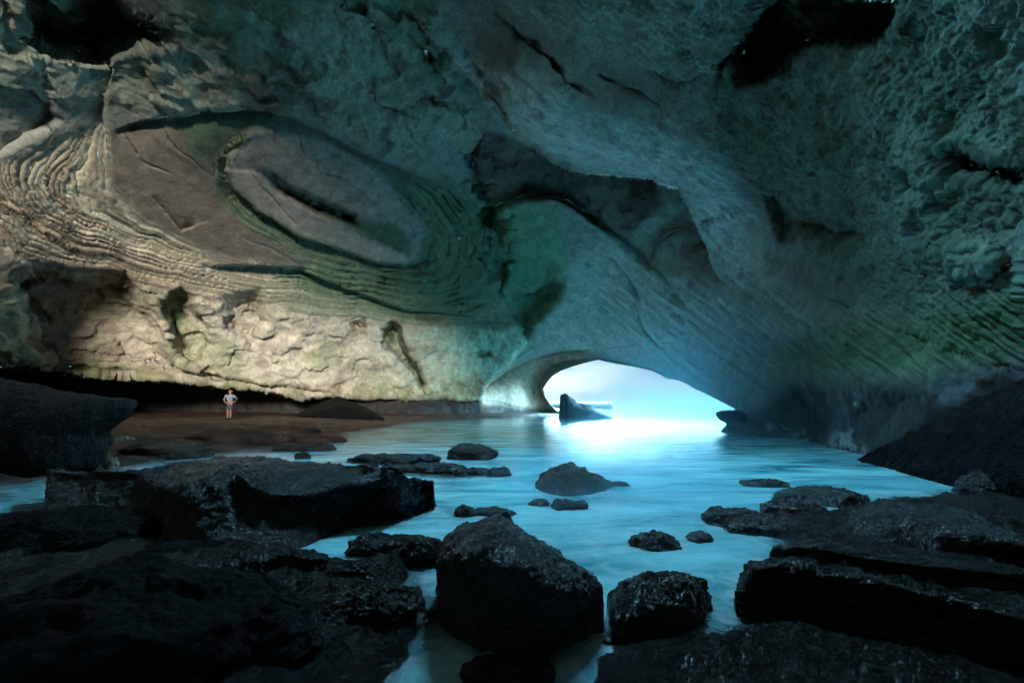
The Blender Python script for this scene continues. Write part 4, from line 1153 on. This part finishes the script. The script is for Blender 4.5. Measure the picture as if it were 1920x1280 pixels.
chains = [[pel, ((0.005, 0.005, 1.14), 0.12), chest, neck, ((0.03, -0.01, 1.545), 0.06), ((0.035, -0.03, 1.60), 0.085), ((0.035, -0.015, 1.665), 0.095), ((0.035, -0.01, 1.735), 0.06)],
          [((0.035, -0.03, 1.60), 0.085), ((0.035, -0.135, 1.615), 0.016)],
          [((0.035, -0.015, 1.665), 0.095), ((-0.07, 0.0, 1.64), 0.018)], [((0.035, -0.015, 1.665), 0.095), ((0.14, 0.0, 1.64), 0.018)]]
for sx, hx in ((-1, -0.02), (1, 0.02)):
    wrist = ((0.22 * sx + hx, -0.05, 1.015), 0.03)
    palm = ((0.165 * sx + hx, -0.09, 0.985), 0.036)
    chains.append([chest, ((0.19 * sx + hx, 0.0, 1.405), 0.062), ((0.29 * sx + hx, 0.04, 1.29), 0.046), ((0.385 * sx + hx, 0.07, 1.18), 0.04), ((0.30 * sx + hx, 0.01, 1.09), 0.037), wrist, palm])
    for q, (dx, dz, l_) in enumerate(((-0.01, 0.025, 0.07), (-0.012, 0.008, 0.08), (-0.01, -0.01, 0.075), (-0.004, -0.026, 0.06))):
        chains.append([palm, ((palm[0][0] + (dx - 0.035) * sx, palm[0][1] - 0.03, palm[0][2] + dz), 0.0095), ((palm[0][0] + (dx - 0.035 - l_ * 0.6) * sx, palm[0][1] - 0.035, palm[0][2] + dz * 1.5 - 0.012), 0.008)])
    chains.append([palm, ((palm[0][0] + 0.015 * sx, palm[0][1] + 0.035, palm[0][2] + 0.03), 0.011), ((palm[0][0] - 0.015 * sx, palm[0][1] + 0.06, palm[0][2] + 0.035), 0.0095)])
legs = (((-0.085, 0, 0.86), (-0.115, -0.025, 0.50), (-0.135, 0.02, 0.30), (-0.14, 0.01, 0.09), (-0.155, -0.13, 0.035)),
        ((0.085, 0, 0.86), (0.055, -0.03, 0.50), (0.035, 0.015, 0.30), (0.025, 0.01, 0.09), (0.03, -0.13, 0.035)))
for hip, kn, calf, an, toe in legs:
    chains.append([pel, (hip, 0.088), (kn, 0.056), (calf, 0.054), (an, 0.036), (toe, 0.034)])
body = skin('body', chains, M_SKIN, person)
shirt_ch = [[((0.003, 0, 0.93), 0.152), ((0.005, 0.005, 1.14), 0.146), ((0.015, 0, 1.34), 0.163), ((0.025, 0.0, 1.435), 0.085)]]
for sx, hx in ((-1, -0.02), (1, 0.02)):
    shirt_ch.append([((0.015, 0, 1.34), 0.163), ((0.19 * sx + hx, 0.0, 1.405), 0.08), ((0.30 * sx + hx, 0.045, 1.28), 0.075)])
skin('shirt', shirt_ch, M_SHIRT, person)
sh = [[((0.0, 0, 0.97), 0.15), ((0.0, 0, 0.88), 0.158)]]
for hip, kn, calf, an, toe in legs:
    m_ = tuple(hip[k] * 0.5 + kn[k] * 0.5 for k in range(3))
    sh.append([((0.0, 0, 0.88), 0.158), (m_, 0.108), (tuple(hip[k] * 0.12 + kn[k] * 0.88 for k in range(3)), 0.105)])
skin('shorts', sh, M_SHORTS, person)
skin('hair', [[((0.035, 0.03, 1.63), 0.085), ((0.035, 0.012, 1.70), 0.099), ((0.035, -0.02, 1.752), 0.07)]], M_HAIR, person)
for hip, kn, calf, an, toe in legs:
    skin('shoe', [[((an[0], an[1] + 0.03, 0.05), 0.05), ((an[0], an[1] - 0.04, 0.05), 0.048), ((toe[0], toe[1] - 0.01, 0.04), 0.042), ((toe[0], toe[1] - 0.06, 0.035), 0.034)]], M_SHOE, person)

def bars(name, segs, mat, parent=None, n=8):
    V, Qd = [], []
    for a, b_, r0, r1 in segs:
        a, b_ = np.array(a, float), np.array(b_, float)
        d = (b_ - a) / np.linalg.norm(b_ - a)
        u = np.cross(d, (0.3, 0.9, 0.1)); u /= np.linalg.norm(u); w = np.cross(d, u)
        o_ = len(V)
        for p, r in ((a, 0.001), (a, r0), (b_, r1), (b_, 0.001)):
            for k in range(n):
                t = 2 * math.pi * k / n
                V.append(p + r * (u * math.cos(t) + w * math.sin(t)))
        Qd.append(grid_quads(4, n, o_, wrap=True))
    return mesh_from(name, np.array(V), np.concatenate(Qd), mat, parent=parent, smooth=False)
TX, TY = (443.5 - CX) / F * 26.6, 26.6
tz = float(ground_z(np.array([[TX, TY]]))[0])
tripod = bpy.data.objects.new('tripod', None); COL.objects.link(tripod)
tripod.location = (TX, TY, tz)
tag(tripod, 'slim dark tripod with narrow legs standing at the side of the person', 'tripod')
top_ = (-0.10, 0.0, 1.10)
for e in ((0.08, -0.10, 0.0), (-0.16, -0.05, 0.0), (0.02, 0.22, 0.0)):
    m_ = tuple(top_[k] * 0.45 + e[k] * 0.55 for k in range(3))
    lg = bars('leg', [(top_, m_, 0.016, 0.015), (m_, e, 0.011, 0.010)], M_TRIPOD, tripod)
    bars('rubber_foot', [((e[0], e[1], 0.03), (e[0], e[1], -0.01), 0.018, 0.02)], M_SHOE, lg)
bars('centre_column', [((-0.10, 0, 1.0), (-0.10, 0, 1.24), 0.015, 0.015)], M_TRIPOD, tripod)
bars('tripod_head', [((-0.10, 0, 1.22), (-0.10, 0, 1.28), 0.028, 0.03), ((-0.10, 0.0, 1.25), (-0.10, 0.16, 1.19), 0.008, 0.010)], M_TRIPOD, tripod)
pcam = bpy.data.objects.new('photo_camera', None); COL.objects.link(pcam)
pcam.location = (TX - 0.10, TY, tz + 1.28)
tag(pcam, 'small black camera on top of the slim tripod', 'camera')
import bmesh as _bmesh
bmc = _bmesh.new(); _bmesh.ops.create_cube(bmc, size=1.0)
for v in bmc.verts: v.co = (v.co.x * 0.14, v.co.y * 0.06, v.co.z * 0.09 + 0.045)
_bmesh.ops.bevel(bmc, geom=bmc.edges[:], offset=0.01, segments=2, affect='EDGES')
mec = bpy.data.meshes.new('camera_body'); bmc.to_mesh(mec); bmc.free(); mec.materials.append(M_SHOE)
cb = bpy.data.objects.new('camera_body', mec); COL.objects.link(cb); cb.parent = pcam
bars('lens', [((0, -0.03, 0.045), (0, -0.10, 0.045), 0.034, 0.036)], M_SHOE, pcam, 16)
bars('viewfinder', [((0, 0.02, 0.088), (0, 0.02, 0.115), 0.03, 0.02)], M_SHOE, pcam, 4)

# ------------------------------------------------------------------ the sea
bvs = []
dg = bpy.context.evaluated_depsgraph_get()
for o in ROCKS + [ground]:
    me = o.data
    co_ = np.empty(len(me.vertices) * 3, np.float32); me.vertices.foreach_get('co', co_)
    co_ = co_.reshape(-1, 3)
    bvs.append((o, co_.min(0), co_.max(0)))
xs = np.concatenate([[-4000, -1200, -400, -150, -80, -40, -25], np.arange(-18, -7, 0.3), np.arange(-7, 6, 0.045), np.arange(6, 14, 0.25), [18, 25, 40, 80, 150, 400, 1200, 4000]])
ys = np.concatenate([[-14, -8, -4, -1], np.arange(0, 1.4, 0.2), np.arange(1.4, 9, 0.04), np.arange(9, 24, 0.2), np.arange(24, 60, 0.8), [70, 90, 150, 300, 800, 2000, 4000]])
GXm, GYm = np.meshgrid(xs, ys)
XY = np.stack([GXm.ravel(), GYm.ravel()], 1)
top = ground_z(XY)
top = np.where((np.abs(XY[:, 0]) > 100) | (XY[:, 1] > 75), -6.0, top)
for o, lo, hi in bvs[:-1]:
    m = np.where((XY[:, 0] > lo[0]) & (XY[:, 0] < hi[0]) & (XY[:, 1] > lo[1]) & (XY[:, 1] < hi[1]))[0]
    if not len(m):
        continue
    tree = BVHTree.FromPolygons([v.co for v in o.data.vertices], [p.vertices for p in o.data.polygons])
    for k in m:
        h = tree.ray_cast((XY[k, 0], XY[k, 1], 6.0), (0, 0, -1))
        if h[0] is not None and h[0].z > top[k]:
            top[k] = h[0].z
depth = np.clip(0.02 - top, 0, 0.6).reshape(len(ys), len(xs))
for _ in range(6):
    pd = np.pad(depth, 1, mode='edge')
    depth = 0.25 * pd[1:-1, 1:-1] * 1.0 + 0.125 * (pd[:-2, 1:-1] + pd[2:, 1:-1] + pd[1:-1, :-2] + pd[1:-1, 2:]) + 0.0625 * (pd[:-2, :-2] + pd[:-2, 2:] + pd[2:, :-2] + pd[2:, 2:])
depth = depth.ravel()
p3 = np.stack([XY[:, 0] / 1.6, XY[:, 1] / 0.9, 0 * XY[:, 0]], 1)
wz = np.where(XY[:, 1] < 60, 0.012 * fbm(p3, 3), 0)
def sea_material():
    m, N, L, b = new_mat('misty_sea')
    co = N.new('ShaderNodeTexCoord')
    at = N.new('ShaderNodeAttribute'); at.attribute_name = 'depth'
    mpn = N.new('ShaderNodeMapping'); mpn.inputs['Scale'].default_value = (0.35, 1.1, 1)
    L.new(co.outputs['Object'], mpn.inputs['Vector'])
    n1 = noise_node(N, 1.2, 6, 0.6, 0.8); n2 = noise_node(N, 6.0, 4, 0.5, 0.4)
    L.new(mpn.outputs[0], n1.inputs['Vector']); L.new(mpn.outputs[0], n2.inputs['Vector'])
    mix = N.new('ShaderNodeMix'); mix.data_type = 'RGBA'
    mix.inputs['A'].default_value = (0.008, 0.24, 0.34, 1); mix.inputs['B'].default_value = (0.38, 0.86, 0.92, 1)
    mr = N.new('ShaderNodeMapRange'); mr.inputs[1].default_value = 0.32; mr.inputs[2].default_value = 0.62
    L.new(n1.outputs['Fac'], mr.inputs[0]); L.new(mr.outputs[0], mix.inputs['Factor'])
    fo = N.new('ShaderNodeAttribute'); fo.attribute_name = 'foam'
    # washes of foam where the water runs thin over rock
    f1 = N.new('ShaderNodeMapRange'); f1.interpolation_type = 'SMOOTHSTEP'; f1.inputs[1].default_value = 0.48; f1.inputs[2].default_value = 0.10
    L.new(at.outputs['Fac'], f1.inputs[0])
    n5 = noise_node(N, 3.2, 7, 0.65, 1.2)
    L.new(co.outputs['Object'], n5.inputs['Vector'])
    f2 = N.new('ShaderNodeMapRange'); f2.inputs[1].default_value = 0.42; f2.inputs[2].default_value = 0.62
    L.new(n5.outputs['Fac'], f2.inputs[0])
    f3 = N.new('ShaderNodeMath'); f3.operation = 'MULTIPLY'
    L.new(f1.outputs[0], f3.inputs[0]); L.new(f2.outputs[0], f3.inputs[1])
    mixf = N.new('ShaderNodeMix'); mixf.data_type = 'RGBA'
    mixf.inputs['B'].default_value = (0.72, 0.93, 0.97, 1)
    L.new(f3.outputs[0], mixf.inputs['Factor']); L.new(mix.outputs['Result'], mixf.inputs['A'])
    mixo = N.new('ShaderNodeMix'); mixo.data_type = 'RGBA'
    mixo.inputs['A'].default_value = (0.002, 0.015, 0.021, 1)
    L.new(fo.outputs['Fac'], mixo.inputs['Factor']); L.new(mixf.outputs['Result'], mixo.inputs['B'])
    L.new(mixo.outputs['Result'], b.inputs['Base Color'])
    rr = N.new('ShaderNodeMapRange'); rr.inputs[1].default_value = 0.3; rr.inputs[2].default_value = 0.7
    rr.inputs[3].default_value = 0.12; rr.inputs[4].default_value = 0.26
    L.new(n1.outputs['Fac'], rr.inputs[0])
    fr = N.new('ShaderNodeMapRange'); fr.inputs[3].default_value = 0.25; fr.inputs[4].default_value = 1.0
    L.new(fo.outputs['Fac'], fr.inputs[0])
    rm = N.new('ShaderNodeMath'); rm.operation = 'MULTIPLY'
    L.new(rr.outputs[0], rm.inputs[0]); L.new(fr.outputs[0], rm.inputs[1]); L.new(rm.outputs[0], b.inputs['Roughness'])
    bp = N.new('ShaderNodeBump'); bp.inputs['Strength'].default_value = 0.25; bp.inputs['Distance'].default_value = 0.05
    L.new(n2.outputs['Fac'], bp.inputs['Height']); L.new(bp.outputs[0], b.inputs['Normal'])
    b.inputs['IOR'].default_value = 1.33
    # shallow water shows the rock under it
    ex = N.new('ShaderNodeMath'); ex.operation = 'MULTIPLY'; ex.inputs[1].default_value = -6.5
    e2 = N.new('ShaderNodeMath'); e2.operation = 'EXPONENT'
    e3 = N.new('ShaderNodeMath'); e3.operation = 'SUBTRACT'; e3.inputs[0].default_value = 1.0
    L.new(at.outputs['Fac'], ex.inputs[0]); L.new(ex.outputs[0], e2.inputs[0]); L.new(e2.outputs[0], e3.inputs[1])
    tr = N.new('ShaderNodeBsdfTransparent')
    ms = N.new('ShaderNodeMixShader')
    L.new(e3.outputs[0], ms.inputs[0]); L.new(tr.outputs[0], ms.inputs[1]); L.new(b.outputs[0], ms.inputs[2])
    out = N['Material Output']
    L.new(ms.outputs[0], out.inputs['Surface'])
    return m
sea = mesh_from('sea', np.stack([XY[:, 0], XY[:, 1], wz], 1), grid_quads(len(ys), len(xs))[:, ::-1], sea_material(), {'depth': depth, 'foam': np.where(np.abs(XY[:, 0]) < 60, sstep(46, 20, XY[:, 1]), 0.0)})
tag(sea, 'smooth turquoise sea water', 'sea', kind='structure')

# ------------------------------------------------------------------ mist lying on the water inside the mouth
def mist(name, c, r, dens, label='faint blue sea mist hanging over the water inside the arch'):
    th = np.linspace(0, np.pi, 40)[:, None]; ph = np.linspace(0, 2 * np.pi, 72, endpoint=False)[None]
    V = np.stack([np.sin(th) * np.cos(ph), np.sin(th) * np.sin(ph), np.cos(th) + 0 * ph], -1).reshape(-1, 3)
    V = V * (1 + 0.12 * fbm(V * 1.7 + 5, 3))[:, None] * np.array(r) + np.array(c)
    m = bpy.data.materials.new('sea_mist'); m.use_nodes = True
    mn_, ml_ = m.node_tree.nodes, m.node_tree.links
    mn_.clear()
    o_ = mn_.new('ShaderNodeOutputMaterial'); p_ = mn_.new('ShaderNodeVolumePrincipled')
    p_.inputs['Color'].default_value = (0.35, 0.78, 1.0, 1)
    p_.inputs['Density'].default_value = dens
    p_.inputs['Anisotropy'].default_value = 0.45
    # thinning out towards its rim
    t_ = mn_.new('ShaderNodeTexCoord'); mpp = mn_.new('ShaderNodeMapping'); mpp.vector_type = 'POINT'
    mpp.inputs['Scale'].default_value = tuple(1.0 / q for q in r)
    mpp.inputs['Location'].default_value = tuple(-c[k] / r[k] for k in range(3))
    gr_ = mn_.new('ShaderNodeTexGradient'); gr_.gradient_type = 'QUADRATIC_SPHERE'
    mm_ = mn_.new('ShaderNodeMath'); mm_.operation = 'MULTIPLY'; mm_.inputs[1].default_value = dens
    ml_.new(t_.outputs['Object'], mpp.inputs['Vector']); ml_.new(mpp.outputs[0], gr_.inputs['Vector'])
    ml_.new(gr_.outputs['Fac'], mm_.inputs[0]); ml_.new(mm_.outputs[0], p_.inputs['Density'])
    ml_.new(p_.outputs[0], o_.inputs['Volume'])
    o = mesh_from(name, V, grid_quads(40, 72, wrap=True)[:, ::-1], m)
    return tag(o, label, 'mist', kind='stuff')
mist('mist', (1.9, 8.5, 0.02), (3.4, 6.0, 0.30), 0.9, 'thin white spray drifting low over the pool among the rocks')
mist('mist', (12.0, 22.5, 0.8), (11.5, 15.0, 8.0), 0.19)

# ------------------------------------------------------------------ haze
HAZE = 0.0
if HAZE > 0:
    hv = np.array([(x, y, z) for x in (-4200, 4200) for y in (-80, 4300) for z in (-8, 36)], float)
    hf = [(0, 1, 3, 2), (4, 6, 7, 5), (0, 4, 5, 1), (2, 3, 7, 6), (0, 2, 6, 4), (1, 5, 7, 3)]
    hm = bpy.data.materials.new('sea_haze'); hm.use_nodes = True
    hn, hl = hm.node_tree.nodes, hm.node_tree.links
    hn.clear()
    ho = hn.new('ShaderNodeOutputMaterial'); pv = hn.new('ShaderNodeVolumePrincipled')
    pv.inputs['Color'].default_value = (0.45, 0.80, 1.0, 1)
    pv.inputs['Density'].default_value = HAZE
    pv.inputs['Anisotropy'].default_value = 0.3
    hl.new(pv.outputs[0], ho.inputs['Volume'])
    haze = mesh_from('haze', hv, hf, hm, smooth=False)
    tag(haze, 'thin blue sea haze', 'haze', kind='stuff')
